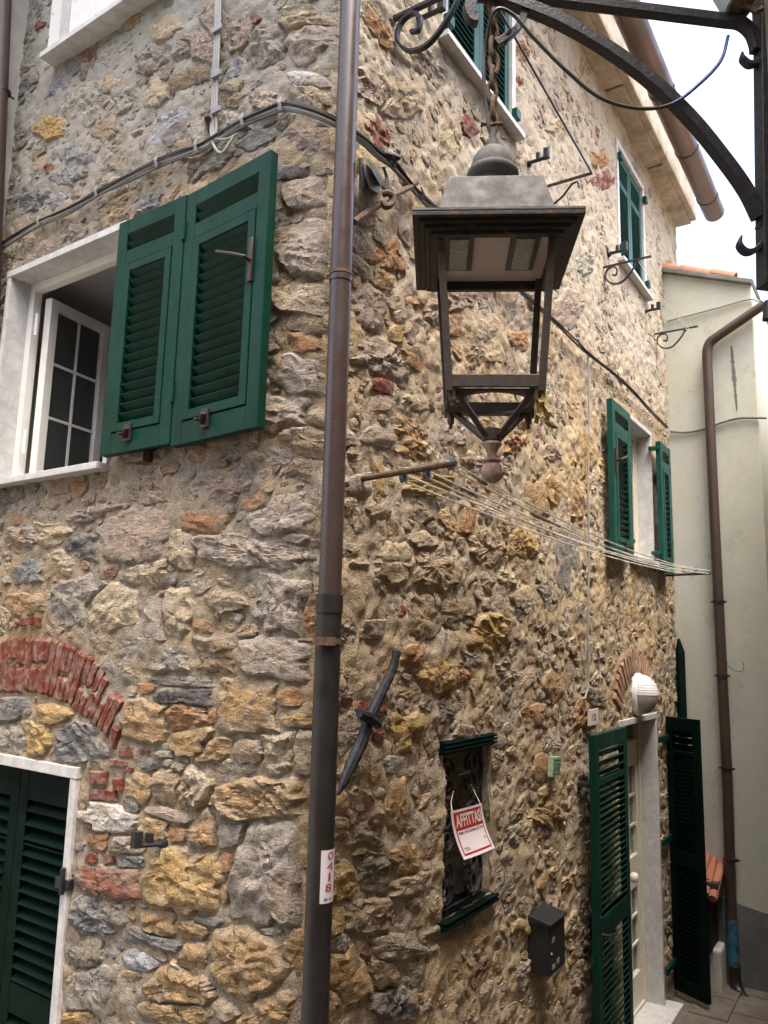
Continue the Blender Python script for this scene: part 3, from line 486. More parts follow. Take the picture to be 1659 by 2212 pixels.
# ---- salmon bricks over the right door
BR = []
uc, ri, ro = 4.07, .42, .66; zc = 2.16
for k in range(19):
    a = R_(28+124*k/18); d_ = np.array([math.cos(a), math.sin(a)]); cc_ = np.array([uc, zc])
    BR.append(brick_quad('R', cc_+d_*ri, cc_+d_*ro*(1+.03*random.random()), .060, T['pink'], True))
def stone_wall(side, man):
    umax, zmax = EXT[side]
    sts, c, Am, pw, big = auto(side, man)
    # mortar bed
    st = .0125
    us = [.02]; 
    while us[-1] < umax: us.append(us[-1]+st*(1+.25*max(0, us[-1]-1) if side == 'R' else 1))
    us = np.array(us); z0 = -.12; nz = int((zmax-z0)/(.0135 if side == 'R' else .0125)); zs = np.linspace(z0, zmax, nz)
    U, Zg = np.meshgrid(us, zs, indexing='ij'); u = U.ravel(); z = Zg.ravel()
    k = 1.05 if side == 'R' else 1.0
    o = k*(.022*np.maximum(0, fbm(u*3.1, z*3.6, 21, 3)-.05)+.014*fbm(u*6, z*6, 1 if side == 'L' else 2, 3)+.012*fbm(u*19, z*19, 4, 3)+.009*fbm(u*48, z*48, 8, 3))-.003
    V = wmap(side, np.maximum(u, RB(z)*.18), z, o)
    nu, nz = U.shape; idx = np.arange(nu*nz).reshape(nu, nz)
    a = idx[:-1, :-1].ravel(); b = idx[1:, :-1].ravel(); cc_ = idx[1:, 1:].ravel(); d = idx[:-1, 1:].ravel()
    um = (u[a]+u[cc_])/2; zm = (z[a]+z[cc_])/2
    keep = ~in_hole(side, um, zm, -.012)
    if side == 'R': keep &= ~((um > 5.52) & (zm < 6.2))
    F = np.c_[a, b, cc_, d][keep]
    n_ = np.cross(V[F[0, 1]]-V[F[0, 0]], V[F[0, 2]]-V[F[0, 0]])
    if n_@(nL if side == 'L' else nR) < 0: F = F[:, ::-1]
    c0 = V.mean(0); me = bpy.data.meshes.new('wall'); me.vertices.add(len(V)); me.vertices.foreach_set('co', (V-c0).ravel())
    me.loops.add(F.size); me.loops.foreach_set('vertex_index', F.ravel()); me.polygons.add(len(F)); me.polygons.foreach_set('loop_start', np.arange(0, F.size, 4))
    me.polygons.foreach_set('use_smooth', np.ones(len(F), bool)); me.update(calc_edges=True); me.validate()
    me.materials.append(M['mortarL' if side == 'L' else 'mortarR'])
    wall = place('wall', me, c0, HOUSE)
    # projected size decides which stones become objects of their own
    def px(s):
        P = (L if side == 'L' else R)(s['c'][0], s['c'][1]); v = P-CAM; zz = v@Fw
        if zz < .3: return 0
        x = CX+F_PX*(v@Rt)/zz; y = CY-F_PX*(v@Up)/zz
        if not (-40 < x < 1700 and -40 < y < 2250): return 0
        n = nL if side == 'L' else nR; return (s['size']*F_PX/zz)**2*abs(n@v)/np.linalg.norm(v)+(1e5 if s['m'] != 'stone' else 0)
    order = sorted(range(len(sts)), key=lambda i: -px(sts[i]))
    lim = 290
    mb = {}
    for rk, i in enumerate(order):
        s = sts[i]
        if in_hole(side, s['c'][0], s['c'][1], -.02): continue
        V, F, col = stone_mesh(s, i, c, Am, pw, big)
        if rk < lim:
            nm = s['name']; me, c1 = mesh_of(nm, V, F, col, M[s['m']] if s['m'] != 'stone' else (M['brick'] if nm == 'brick' else M['stone']), s['manual'])
            place(nm, me, c1, wall)
        else:
            nm = 'brick' if s['name'] == 'brick' else 'stone'
            L_ = mb.setdefault(nm, [[], [], [], 0]); L_[0].append(V); L_[1] += [tuple(x+L_[3] for x in f) for f in F]; L_[2].append(col); L_[3] += len(V)
    for nm, L_ in mb.items():
        me, c1 = mesh_of('small_'+nm+'s', np.concatenate(L_[0]), L_[1], np.concatenate(L_[2]), M[nm], False); place('small_'+nm+'s', me, c1, wall, kind='stuff')
    print('stones', side, len(sts)); return wall
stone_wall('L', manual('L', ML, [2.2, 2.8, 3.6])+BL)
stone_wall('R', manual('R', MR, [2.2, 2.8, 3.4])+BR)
#@@MORE
# corner bed behind the downpipe
def wbox(mb, side, a, b, c, d, o0, o1):
    dd, n = (dL, nL) if side == 'L' else (dR, nR)
    return mb.box(K0, dd, n, Z3, a, b, o0, o1, c, d)
walls = {o.name: o for o in COL.objects if o.name.startswith('wall')}
# ---------------------------------------------------------------- openings
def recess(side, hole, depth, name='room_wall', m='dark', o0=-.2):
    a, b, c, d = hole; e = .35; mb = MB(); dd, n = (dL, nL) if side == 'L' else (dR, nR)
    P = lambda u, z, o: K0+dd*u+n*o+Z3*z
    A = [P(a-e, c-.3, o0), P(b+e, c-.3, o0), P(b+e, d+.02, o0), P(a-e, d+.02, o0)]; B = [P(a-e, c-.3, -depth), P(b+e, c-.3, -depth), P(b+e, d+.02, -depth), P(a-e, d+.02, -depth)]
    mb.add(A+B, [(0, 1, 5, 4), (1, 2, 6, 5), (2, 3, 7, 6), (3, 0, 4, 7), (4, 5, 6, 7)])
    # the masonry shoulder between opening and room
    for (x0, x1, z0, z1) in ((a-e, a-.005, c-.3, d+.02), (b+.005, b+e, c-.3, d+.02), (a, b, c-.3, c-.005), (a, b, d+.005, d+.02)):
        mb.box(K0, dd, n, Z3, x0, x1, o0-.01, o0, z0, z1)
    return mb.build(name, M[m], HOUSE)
def surround(side, hole, depth, tk=.034, proud=.012, sill=(.03, .05, .02), m='marble', lint=True, sill_d=True):
    a, b, c, d = hole
    w_ = wbox(MB(), side, a, a+tk, c, d-tk-.001, -depth, proud).build('window_surround', M[m], HOUSE, bevel=.003)
    wbox(MB(), side, b-tk, b, c, d-tk-.001, -depth, proud).build('jamb', M[m], w_, bevel=.003)
    if lint: wbox(MB(), side, a-.004, b+.004, d-tk, d+.004, -depth, proud+.003).build('lintel', M[m], w_, bevel=.003)
    if sill_d: wbox(MB(), side, a-sill[2], b+sill[2], c-sill[0], c-.001, -depth, proud+sill[1]).build('sill', M[m], w_, bevel=.003)
    return w_
def frame_pvc(side, hole, o, parent, wd=.05, tk=.05, m='white', ins=.034):
    a, b, c, d = hole; a += ins+.001; b -= ins+.001; d -= ins+.001; mb = MB()
    wbox(mb, side, a, a+wd, c, d, o-tk, o); wbox(mb, side, b-wd, b, c, d, o-tk, o); wbox(mb, side, a+wd, b-wd, d-wd, d, o-tk, o-.001); wbox(mb, side, a+wd, b-wd, c, c+wd*.7, o-tk, o-.001)
    return mb.build('frame', M[m], parent, bevel=.003)
def leaf(O, a, n, wd, h, bays, m, tilt=50, tk=.042, st=.07, name='shutter', flap=True, slat_d=.058):
    """a louvred shutter leaf: O bottom corner on its back face, a along its width, n out of the wall"""
    O = np.asarray(O, float); mb = MB(); B = lambda x0, x1, z0, z1, y0=0, y1=tk: mb.box(O, a, n, Z3, x0, x1, y0, y1, z0, z1)
    B(0, st, 0, h); B(wd-st, wd, 0, h); zc_ = 0
    for z0, z1, ns in bays: B(st, wd-st, zc_*h, z0*h, .001, tk-.001); zc_ = z1
    B(st, wd-st, zc_*h, h, .001, tk-.001)
    sh = mb.build(name, M[m], HOUSE, bevel=.003)
    for z0, z1, ns in bays:
        x0, x1, zz0, zz1 = st, wd-st, z0*h, z1*h
        if flap and ns > 5:
            f = MB(); fw = min(.045, wd*.09); g_ = .004; y0, y1 = .004, tk+.004
            for q in ((x0+g_, x0+fw, zz0+g_, zz1-g_), (x1-fw, x1-g_, zz0+g_, zz1-g_), (x0+fw, x1-fw, zz0+g_, zz0+fw), (x0+fw, x1-fw, zz1-fw, zz1-g_)):
                f.box(O, a, n, Z3, q[0], q[1], y0, y1, q[2], q[3])
            f.build('flap_frame', M[m], sh, bevel=.002); x0, x1, zz0, zz1 = x0+fw, x1-fw, zz0+fw, zz1-fw
        t = R_(tilt); ax = n*math.cos(t)+Z3*math.sin(t); az = -n*math.sin(t)+Z3*math.cos(t)
        first = None
        for k in range(ns):
            zc2 = zz0+(zz1-zz0)*(k+.5)/ns
            if first is None:
                first = MB().box(O+Z3*zc2+n*(tk/2), a, ax, az, x0-.003, x1+.003, -slat_d/2, slat_d/2, -.0035, .0035).build('slat', M[m], sh); z_first = zc2
            else: twin(first, (0, 0, zc2-z_first))
    return sh
FL = [(.085, .80, 16), (.86, .935, 2)]
# left window
lwf = surround('L', lw, .155, sill=(.035, .055, .0))
frame_pvc('L', (lw[0], lw[1], lw[2], lw[3]), -.110, lwf, wd=.05, m='white')
recess('L', lw, 1.9, m='ceil', o0=-.17)
def sash(O, a, n, wd, h, cols, rows, parent, m='white', st=.06, tk=.05, name='sash', curtain=False, low=None):
    mb = MB(); B = lambda x0, x1, z0, z1, y0=0, y1=tk: mb.box(O, a, n, Z3, x0, x1, y0, y1, z0, z1)
    B(0, st, 0, h); B(wd-st, wd, 0, h); B(st, wd-st, 0, low or st, .001, tk-.001); B(st, wd-st, h-st, h, .001, tk-.001)
    s_ = mb.build(name, M[m], parent, bevel=.003); x0, x1, z0, z1 = st, wd-st, low or st, h-st
    mt = MB()
    for k in range(1, cols): x = x0+(x1-x0)*k/cols; mt.box(O, a, n, Z3, x-.008, x+.008, tk*.35, tk*.65, z0, z1)
    for k in range(1, rows): z = z0+(z1-z0)*k/rows; mt.box(O, a, n, Z3, x0, x1, tk*.36, tk*.64, z-.008, z+.008)
    mt.build('glazing_bar', M[m], parent, bevel=0)
    first = None
    for i in range(cols):
        for j in range(rows):
            xa, xb = x0+(x1-x0)*i/cols+.009, x0+(x1-x0)*(i+1)/cols-.009; za, zb_ = z0+(z1-z0)*j/rows+.009, z0+(z1-z0)*(j+1)/rows-.009
            MB().box(O, a, n, Z3, xa, xb, tk*.46, tk*.54, za, zb_).build('pane', M['glass'] if not curtain else M['curtain'], parent)
    return s_
dsh = -nL*.985+dL*.17; dsh /= np.linalg.norm(dsh); nsh = -dL*.985-nL*.17; nsh /= np.linalg.norm(nsh)
sash(L(2.235, 3.64, -.15), dsh, nsh, .46, 1.06, 2, 3, lwf, st=.055)
for z in (3.78, 4.46): MB().tube([L(2.225, z, -.103), L(2.225, z+.13, -.103)], .010, 8).build('hinge', M['white'], lwf, smooth='auto')
wbox(MB(), 'L', 2.262, 2.268, 3.63, 4.75, -.15, -.149)
# its two folded shutter leaves
UA, UB = WL(258, 483, .077)[0], WL(402, 427, .077)[0]; ZB = WL(219, 985, .077)[1]; ZT = WL(258, 483, .077)[1]
l1 = leaf(L(UA, ZB, .035), -dL, nL, UA-UB, ZT-ZB, FL, 'green', tilt=50)
a2 = -dL*math.cos(R_(5))+nL*math.sin(R_(5)); n2_ = nL*math.cos(R_(5))+dL*math.sin(R_(5))
l2 = leaf(L(UB-.006, ZB-.012, .030), a2, n2_, .555, ZT-ZB+.01, FL, 'green', tilt=50)
h_ = MB(); hO = L(UB-.006, ZB, .030)+a2*.475
h_.box(hO, a2, n2_, Z3, -.011, .011, .042, .056, .60, .79)
h_.tube([hO+n2_*.05+Z3*.69, hO+n2_*.085+Z3*.695, hO+n2_*.10-a2*.05+Z3*.715, hO+n2_*.105-a2*.155+Z3*.755], .008, 8)
h_.build('handle', M['handle'], l2, smooth='auto', bevel=.002)
for lf, O_, a_, n_, x in ((l1, L(UA, ZB, .035), -dL, nL, .20), (l2, L(UB-.006, ZB-.012, .03), a2, n2_, .24)):
    k = MB(); k.box(O_, a_, n_, Z3, x-.022, x+.022, .042, .055, .045, .125); k.tube([O_+a_*(x-.01)+n_*.06+Z3*.06, O_+a_*(x+.01)+n_*.07+Z3*.10], .014, 7); k.tube([O_+a_*x+n_*.055+Z3*.075, O_+a_*x+n_*.10+Z3*.07], .008, 6)
    k.build('latch', M['handle'], lf, bevel=.002)
for zz in (.2, .95):
    MB().tube([L(UB, 3.60+zz, .078), L(UB, 3.69+zz, .078)], .009, 8).build('hinge', M['green'], l1, smooth='auto')
# upper left window: marble, closed white boards
uf = surround('L', uw, .12, tk=.075, proud=.02, sill=(.035, .085, .03), m='marble')
board = None
for k in range(7):
    x0 = uw[0]+.076+k*.15; b_ = wbox(MB(), 'L', x0, x0+.147, uw[2], uw[3]-.08, -.015, .005).build('board', M['white'], uf, bevel=.003)
# left door
ldh = (1.335, 2.32, 0.0, 2.215); HOLES['L'][2] = ldh
df = surround('L', ldh, .14, tk=.045, proud=.018, sill_d=False)
DB = [(.055, .33, 10), (.36, .525, 4), (.565, .845, 10), (.855, .945, 3)]
DB = [(.06, .50, 14), (.56, .84, 11), (.845, .935, 3)]
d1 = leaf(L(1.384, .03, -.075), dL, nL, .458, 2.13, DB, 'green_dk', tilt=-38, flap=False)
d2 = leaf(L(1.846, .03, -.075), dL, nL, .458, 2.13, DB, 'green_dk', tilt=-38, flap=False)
k = MB(); k.box(L(1.36, 1.73, -.03), dL, nL, Z3, -.04, .055, 0, .055, -.022, .022); k.tube([L(1.355, 1.69, .03), L(1.355, 1.80, .03)], .012, 8); k.build('hinge', M['black'], d1, smooth='auto', bevel=.003)
k = MB(); k.box(L(1.36, 1.79, -.03), dL, nL, Z3, -.01, .05, 0, .03, -.03, .03); k.build('hinge_plate', M['green'], d1, bevel=.003)
wbox(MB(), 'L', ldh[0], ldh[1], 0, 2.2, -.4, -.14).build('door_dark_sheet', M['dark'], HOUSE)  # black block painted as the gloom behind the louvres
# mid right window
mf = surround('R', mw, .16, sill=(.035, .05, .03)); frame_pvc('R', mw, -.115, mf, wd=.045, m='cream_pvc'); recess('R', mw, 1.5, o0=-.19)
sash(R(mw[0]+.085, mw[2]+.035, -.17), dR, nR, mw[1]-mw[0]-.17, mw[3]-mw[2]-.12, 2, 3, mf, m='cream_pvc', st=.05)
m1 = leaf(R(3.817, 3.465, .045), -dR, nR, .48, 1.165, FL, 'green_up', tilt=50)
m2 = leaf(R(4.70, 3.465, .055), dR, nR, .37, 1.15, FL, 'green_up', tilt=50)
k = MB(); O_ = R(3.817-.445, 3.49, .045); k.box(O_, -dR, nR, Z3, -.011, .011, .042, .056, .58, .76); k.tube([O_+nR*.05+Z3*.67, O_+nR*.09+Z3*.675, O_+nR*.10+dR*.12+Z3*.72], .009, 8); k.build('handle', M['handle'], m1, smooth='auto')
k = MB(); O_ = R(3.817-.22, 3.465, .045); k.box(O_, dR, nR, Z3, -.022, .022, .042, .056, .05, .12); k.tube([O_+nR*.05+Z3*.08, O_+nR*.10+Z3*.075], .01, 6); k.build('latch', M['handle'], m1, bevel=.002)
for u_, lf in ((3.84, m1), (4.69, m2)):
    for zz in (3.62, 4.55):
        k = MB(); k.box(R(u_, zz, 0), dR, nR, Z3, -.03, .03, .0, .085, -.014, .014); k.build('hinge', M['green_up'], lf, bevel=.002)
# the two windows under the eaves, shutters closed
for (hh, bays) in ((tw, [(.07, .80, 24), (.84, .94, 4)]), (w2, [(.07, .70, 18), (.76, .93, 5)])):
    f_ = surround('R', hh, .12, tk=.05, proud=.014, sill=(.035, .05, .03))
    hw = (hh[1]-hh[0]-.104)/2; hgt = hh[3]-hh[2]-.06
    for k_ in range(2):
        lf = leaf(R(hh[0]+.052+k_*(hw+.001), hh[2]+.005, -.05), dR, nR, hw-.001, hgt, bays, 'green_up', tilt=-38, st=.055, flap=False, slat_d=.04)
    wbox(MB(), 'R', hh[0]+.05, hh[1]-.05, hh[2], hh[3]-.05, -.12, -.1).build('reveal_dark_sheet', M['dark'], HOUSE)  # near-black sheet put in for the shade behind the slats
    for zz in (hh[2]+.10, hh[3]-.16):
        for u_ in (hh[0]+.035, hh[1]-.035):
            wbox(MB(), 'R', u_-.03, u_+.03, zz-.03, zz+.03, .015, .05).build('hinge', M['green_up'], f_, bevel=.003)
# right door
rf = surround('R', rd, .175, tk=.04, proud=.015, sill_d=False)
k = wbox(MB(), 'R', rd[0]-.10, rd[1]+.10, -.02, .045, -.5, .13).build('door_step', M['marble'], HOUSE, bevel=.005)
frame_pvc('R', (rd[0], rd[1], .05, rd[3]), -.12, rf, wd=.025, m='cream_pvc', ins=.04)
door = wbox(MB(), 'R', 3.65, 4.56, .06, .30, -.185, -.14).build('door', M['cream_pvc'], HOUSE, bevel=.004)
wbox(MB(), 'R', 3.65, 4.56, .93, 1.17, -.185, -.14).build('middle_rail', M['cream_pvc'], door, bevel=.004)
wbox(MB(), 'R', 3.65, 4.56, 1.86, 2.06, -.185, -.14).build('top_panel', M['cream_pvc'], door, bevel=.004)
wbox(MB(), 'R', 3.65, 4.56, 2.062, 2.18, -.20, -.17).build('transom_pane', M['glass'], door)
for zz0, zz1 in ((.30, .93), (1.17, 1.86)):
    fr = MB()
    for x0, x1 in ((3.65, 3.71), (4.08, 4.14), (4.50, 4.56)): wbox(fr, 'R', x0, x1, zz0, zz1, -.183, -.142)
    for k in range(1, 3):
        z = zz0+(zz1-zz0)*k/3; wbox(fr, 'R', 3.71, 4.08, z-.009, z+.009, -.165, -.147); wbox(fr, 'R', 4.14, 4.50, z-.009, z+.009, -.165, -.147)
    for x in (3.90, 4.32): wbox(fr, 'R', x-.009, x+.009, zz0, zz1, -.164, -.148)
    fr.build('glazing_bar', M['cream_pvc'], door)
    for x0, x1 in ((3.71, 4.08), (4.14, 4.50)):
        for k in range(3): z0 = zz0+(zz1-zz0)*k/3; z1 = zz0+(zz1-zz0)*(k+1)/3; wbox(MB(), 'R', x0, x1, z0+.009, z1-.009, -.177, -.171).build('pane', M['curtain'], door)
kb = MB().lathe(PR(1352, 1893, -.14), [(.002, -.01), (.016, 0), (.016, .03), (.034, .045), (.040, .065), (.034, .085), (.012, .097)], 20, frame=(dR, Z3, nR)); kb.build('door_knob', M['cream_pvc'], door, smooth=True)
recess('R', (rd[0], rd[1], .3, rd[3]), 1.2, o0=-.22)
DL = [(.045, .44, 24), (.50, .935, 26)]
DL = [(.05, .45, 22), (.505, .86, 20), (.875, .955, 3)]
r1 = leaf(R(3.40, .07, .075), -dR*.9999+nR*.012, nR, .71, 2.19, DL, 'green', tilt=50, flap=False, st=.075)
n_b = nR*.88-dR*.47; n_b /= np.linalg.norm(n_b); p_b = -dR*.88-nR*.47; p_b /= np.linalg.norm(p_b)
r2 = leaf(R(4.96, .06, .03), n_b, p_b, .33, 2.17, [(a_, b_, int(c_*1.2)) for a_, b_, c_ in DL], 'green_dk', tilt=64, flap=False, st=.06)  # shaded leaf of the same door, its shade put in the green
for zz in (.28, 1.25, 2.06):
    k = MB(); k.box(R(4.64, zz, .02), dR, nR, Z3, -.02, .30, 0, .02, -.022, .022); k.build('hinge_arm', M['green'], r2, bevel=.002)
k = MB(); O_ = R(3.40-.66, .07, .075); k.tube([O_+nR*.05+Z3*1.02, O_+nR*.10+Z3*1.02, O_+nR*.11+dR*.11+Z3*1.01], .009, 8); k.box(O_, dR, nR, Z3, -.015, .015, .042, .055, .93, 1.12); k.build('handle', M['iron'], r1, smooth='auto')
for zz in (.30, 1.95):
    k = MB(); k.box(R(2.72, zz, 0), dR, nR, Z3, -.02, .06, 0, .075, -.012, .012); k.build('stay', M['black'], r1)
# grated window
a, b, c, d = sw
gw = wbox(MB(), 'R', a-.02, b+.02, d-.03, d+.03, -.10, .01)
for k in range(3): gw.tube([R(a-.02, d-.015+.018*k, .022), R(b+.02, d-.015+.018*k, .022)], .008, 6)
gw = gw.build('window_hood', M['green_dk'], HOUSE, bevel=.003)
k = wbox(MB(), 'R', a-.02, b+.02, c-.03, c+.005, -.12, .03)
for q in range(2): k.tube([R(a-.02, c-.02+.022*q, .032), R(b+.02, c-.02+.022*q, .032)], .009, 6)
k.build('window_sill', M['green_dk'], HOUSE, bevel=.003)
k = wbox(MB(), 'R', a-.03, b+.03, c-.03, d+.03, -.32, -.30); k.build('window_dark_sheet', M['dark'], HOUSE)  # black panel stands for the darkness inside the grated window
rv = MB()
for s_ in (0, 1):
    us_ = [a-.015, a-.004] if s_ == 0 else [b+.004, b+.015]
    zz = np.linspace(c-.03, d+.03, 40); vs = []
    for z in zz:
        for o in np.linspace(-.30, .0, 14):
            vs.append(R((a if s_ == 0 else b)+.022*float(fbm(np.array([o*30]), np.array([z*26]), 3+s_, 3)[0]), z, o))
    fs = [(i*14+j, (i+1)*14+j, (i+1)*14+j+1, i*14+j+1) for i in range(39) for j in range(13)]; rv.add(vs, fs)
rv.build('rough_reveal', M['mortarR'], HOUSE, smooth=True)
def spiral(c, r0_, r1_, a0, a1, n=26): return [(c[0]+(r0_+(r1_-r0_)*t)*math.cos(a0+(a1-a0)*t), c[1]+(r0_+(r1_-r0_)*t)*math.sin(a0+(a1-a0)*t)) for t in np.linspace(0, 1, n)]
gr = None
mb = MB()
for u_ in (a+.005, b-.005): mb.tube([R(u_, c, -.05), R(u_, d-.03, -.05)], .007, 6)
for z in (c+.01, d-.035): mb.tube([R(a, z, -.05), R(b, z, -.05)], .007, 6)
gr = mb.build('grille', M['grille_iron'], gw, smooth='auto')
H4 = (d-.035-c-.01)/3; W2 = (b-a)/2
for i in range(2):
    for j in range(3):
        cu, cz_ = a+W2*(i+.5), c+.01+H4*(j+.5)
        for s_ in (1, -1):
            r_ = W2*.44
            pts = spiral((cu, cz_+s_*H4*.18), .015, r_*.55, R_(90*s_), R_(90*s_+s_*(1 if i else -1)*470))
            big = [(cu+(r_)*math.sin(t)*(1 if i else -1), cz_+s_*H4*.49*math.cos(t)*.98) for t in np.linspace(0, R_(95), 10)]
            MB().tube([R(p[0], p[1], -.045) for p in pts], 1, flat=(nR, .010, .0028)).build('scroll', M['grille_iron'], gw)
            MB().tube([R(p[0], p[1], -.045) for p in big], 1, flat=(nR, .010, .0028)).build('scroll', M['grille_iron'], gw)
# eaves, gutter, roof
mb = MB(); mb.box(K0, dR, nR, Z3, -.6, 6.17, -.5, .205, 7.40, 7.52); ev = mb.build('eaves_slab', M['soffit'], HOUSE, bevel=.012)
for k in range(5):
    MB().box(K0, dR, nR, Z3, -.2+k*1.28, -.2+k*1.28+1.25, -.3, .15, 7.374, 7.399).build('soffit_panel', M['soffit'], ev, bevel=.01)
MB().box(K0, dR, nR, Z3, -.6, 6.19, .10, .198, 7.521, 7.78).build('fascia', M['soffit'], HOUSE, bevel=.01)
rp = [K0+dR*-.8+nR*.19+Z3*7.785, K0+dR*6.35+nR*.19+Z3*7.785, K0+dR*6.35-nR*3.2+Z3*8.7, K0+dR*-.8-nR*3.2+Z3*8.7]
MB().add(rp+[p+Z3*.06 for p in rp], [(0, 3, 2, 1), (4, 5, 6, 7), (0, 1, 5, 4), (1, 2, 6, 5), (2, 3, 7, 6), (3, 0, 4, 7)]).build('roof', M['tile'], HOUSE)
gp = []
ro_, ri_ = .105, .098
mb = MB(); vs = []
for iu, u_ in enumerate((-.9, 6.28)):
    for rr in (ro_, ri_):
        for k in range(13): th = math.pi*k/12; vs.append(R(u_, 7.50-rr*math.sin(th)+.0, .37-rr*math.cos(th)))
fs = []
for k in range(12): fs += [(k, k+1, 26+k+1, 26+k), (13+k, 39+k, 39+k+1, 13+k+1), (k, 13+k, 13+k+1, k+1), (26+k, 26+k+1, 39+k+1, 39+k)]
fs += [(0, 26, 39, 13), (12, 25, 51, 38)]
gt = mb.add(vs, fs).build('gutter', M['copper'], HOUSE, smooth='auto')
mb = MB(); mb.add([R(6.279, 7.50-ri_*math.sin(math.pi*k/12), .37-ri_*math.cos(math.pi*k/12)) for k in range(13)]+[R(6.275, 7.50-ri_*math.sin(math.pi*k/12), .37-ri_*math.cos(math.pi*k/12)) for k in range(13)], [tuple(range(13)), tuple(range(13, 26))[::-1]]); mb.build('end_cap', M['copper'], gt)
for u_ in (.4, 1.6, 2.8, 4.0, 4.95, 5.9):
    MB().tube([R(u_, 7.50-.108*math.sin(t), .37-.108*math.cos(t)) for t in np.linspace(0, math.pi, 14)], 1, flat=(dR, .014, .003)).build('gutter_joint', M['pipe_brown'], gt)
wbox(MB(), 'R', 6.11, 6.13, -.1, 7.4, -3, -.02).build('end_wall', M['mortarR'], HOUSE)
# ---------------------------------------------------------------- cream house
CH = empty('rendered_house', PC, 'pale green rendered house with a tiled verge, at the end of the stone wall', 'house')
wR = .803; mb = MB(); zl = 6.60; zr = 6.285
P_ = [Cc(-.35, 0, 0), Cc(wR, 0, 0), Cc(wR, zr-.06, 0), Cc(-.35, zl+.08, 0)]; Q_ = [p+dR*5+nR*0 for p in P_]
mb.add(P_+Q_, [(0, 1, 2, 3), (7, 6, 5, 4), (0, 4, 5, 1), (1, 5, 6, 2), (2, 6, 7, 3), (3, 7, 4, 0)]); chw = mb.build('wall', M['plaster'], CH, bevel=.012)
sl_ = (zr-zl)/(wR); slope = np.array(nR)*1+Z3*sl_; slope /= np.linalg.norm(slope); upn = Z3-slope*(Z3@slope); upn /= np.linalg.norm(upn)
MB().box(Cc(-.35, zl-.02+.35*-sl_, 0), slope, -dR, upn, 0, 1.26, -4.9, .05, -.045, 0).build('verge_course', M['dado'], CH, bevel=.006)
for k in range(3):
    x0 = [-.05, .165, .47][k]; x1 = [.17, .475, .70][k]
    pr = []
    O_ = Cc(0, zl-.02, .035)+slope*x0+upn*(.004+.004*k)
    n_ = 12; vs = []
    for e, xx in ((0, 0), (1, x1-x0)):
        r_ = .085-.012*e
        for q in range(n_+1): th = math.pi*q/n_; vs.append(O_+slope*xx+dR*(.085-r_*math.cos(th))+upn*(r_*.9*math.sin(th)))
        for q in range(n_+1): th = math.pi*q/n_; vs.append(O_+slope*xx+dR*(.085-(r_-.014)*math.cos(th))+upn*((r_-.014)*.9*math.sin(th)))
    m_ = 2*(n_+1); fs = []
    for q in range(n_):
        fs += [(q, q+1, m_+q+1, m_+q), (n_+1+q, m_+n_+1+q, m_+n_+2+q, n_+2+q), (q, n_+1+q, n_+2+q, q+1), (m_+q, m_+q+1, m_+n_+2+q, m_+n_+1+q)]
    fs += [(0, m_, m_+n_+1, n_+1), (n_, 2*n_+1, m_+2*n_+1, m_+n_)]
    MB().add(vs, fs).build('tile', M['tile'], CH, smooth='auto')
z0d = WC(1550, 1935)[1]; z1d = WC(1655, 1985)[1]
vs = [Cc(-.3, 0, .006), Cc(wR+.006, 0, .006), Cc(wR+.006, .60, .006), Cc(-.3, .80, .006)]
MB().add(vs+[p+dR*.03 for p in vs]+[], [(0, 1, 2, 3), (7, 6, 5, 4), (0, 3, 7, 4), (1, 5, 6, 2), (2, 6, 7, 3)]).build('plinth', M['dado'], CH)
rs_ = np.random.RandomState(4)
cr = []
for t in np.linspace(0, 1, 26):
    x = 1580+12*t; y = 748+140*t; wd_ = (3+5*math.sin(math.pi*min(1, t*1.15)))*(.6+.8*rs_.rand())
    cr.append((x, y, wd_))
MB().add([PCm(x+s*w_/2, y, .0025) for x, y, w_ in cr for s in (-1, 1)], [(2*i, 2*i+1, 2*i+3, 2*i+2) for i in range(25)]).build('mould_streak', M['dado'], CH)
# lean-to with tiles beside the wall
LT = empty('tiled_lean_to', Cc(.17, 0, .2), 'small dark lean-to with a red tiled roof in the alley corner beside the rendered house', 'lean-to')
wA, wB = -.05, .345
rfm = MB()
for k in range(7):
    x0 = wA+(wB-wA)*k/7
    MB().tube([Cc(x0+.028, 1.10-(.14*(x0-wA)/.4), .0), Cc(x0+.028, .90-.14*(x0-wA)/.4, .42)], [.030, .034], 8).build('tile', M['tile'], LT, smooth='auto')
MB().box(Cc(0, 0, 0), nR, -dR, Z3, wA, .27, .0, .30, .32, .90).build('cabinet', M['wood'], LT, bevel=.005)
MB().box(Cc(0, 0, 0), nR, -dR, Z3, wA, wB, .012, .36, .84, .885).build('roof_board', M['wood'], LT)
MB().box(Cc(0, 0, 0), nR, -dR, Z3, .0, .33, .012, .26, -.02, .34).build('base', M['plaster2'], LT, bevel=.02)
tp = MB().tube([PCm(1512, 1940, .34), PCm(1520, 2122, .34)], .007, 8); tag(tp.build('thin_pipe', M['plaster2'], smooth='auto'), 'thin pale pipe running down in front of the dark lean-to', 'pipe')
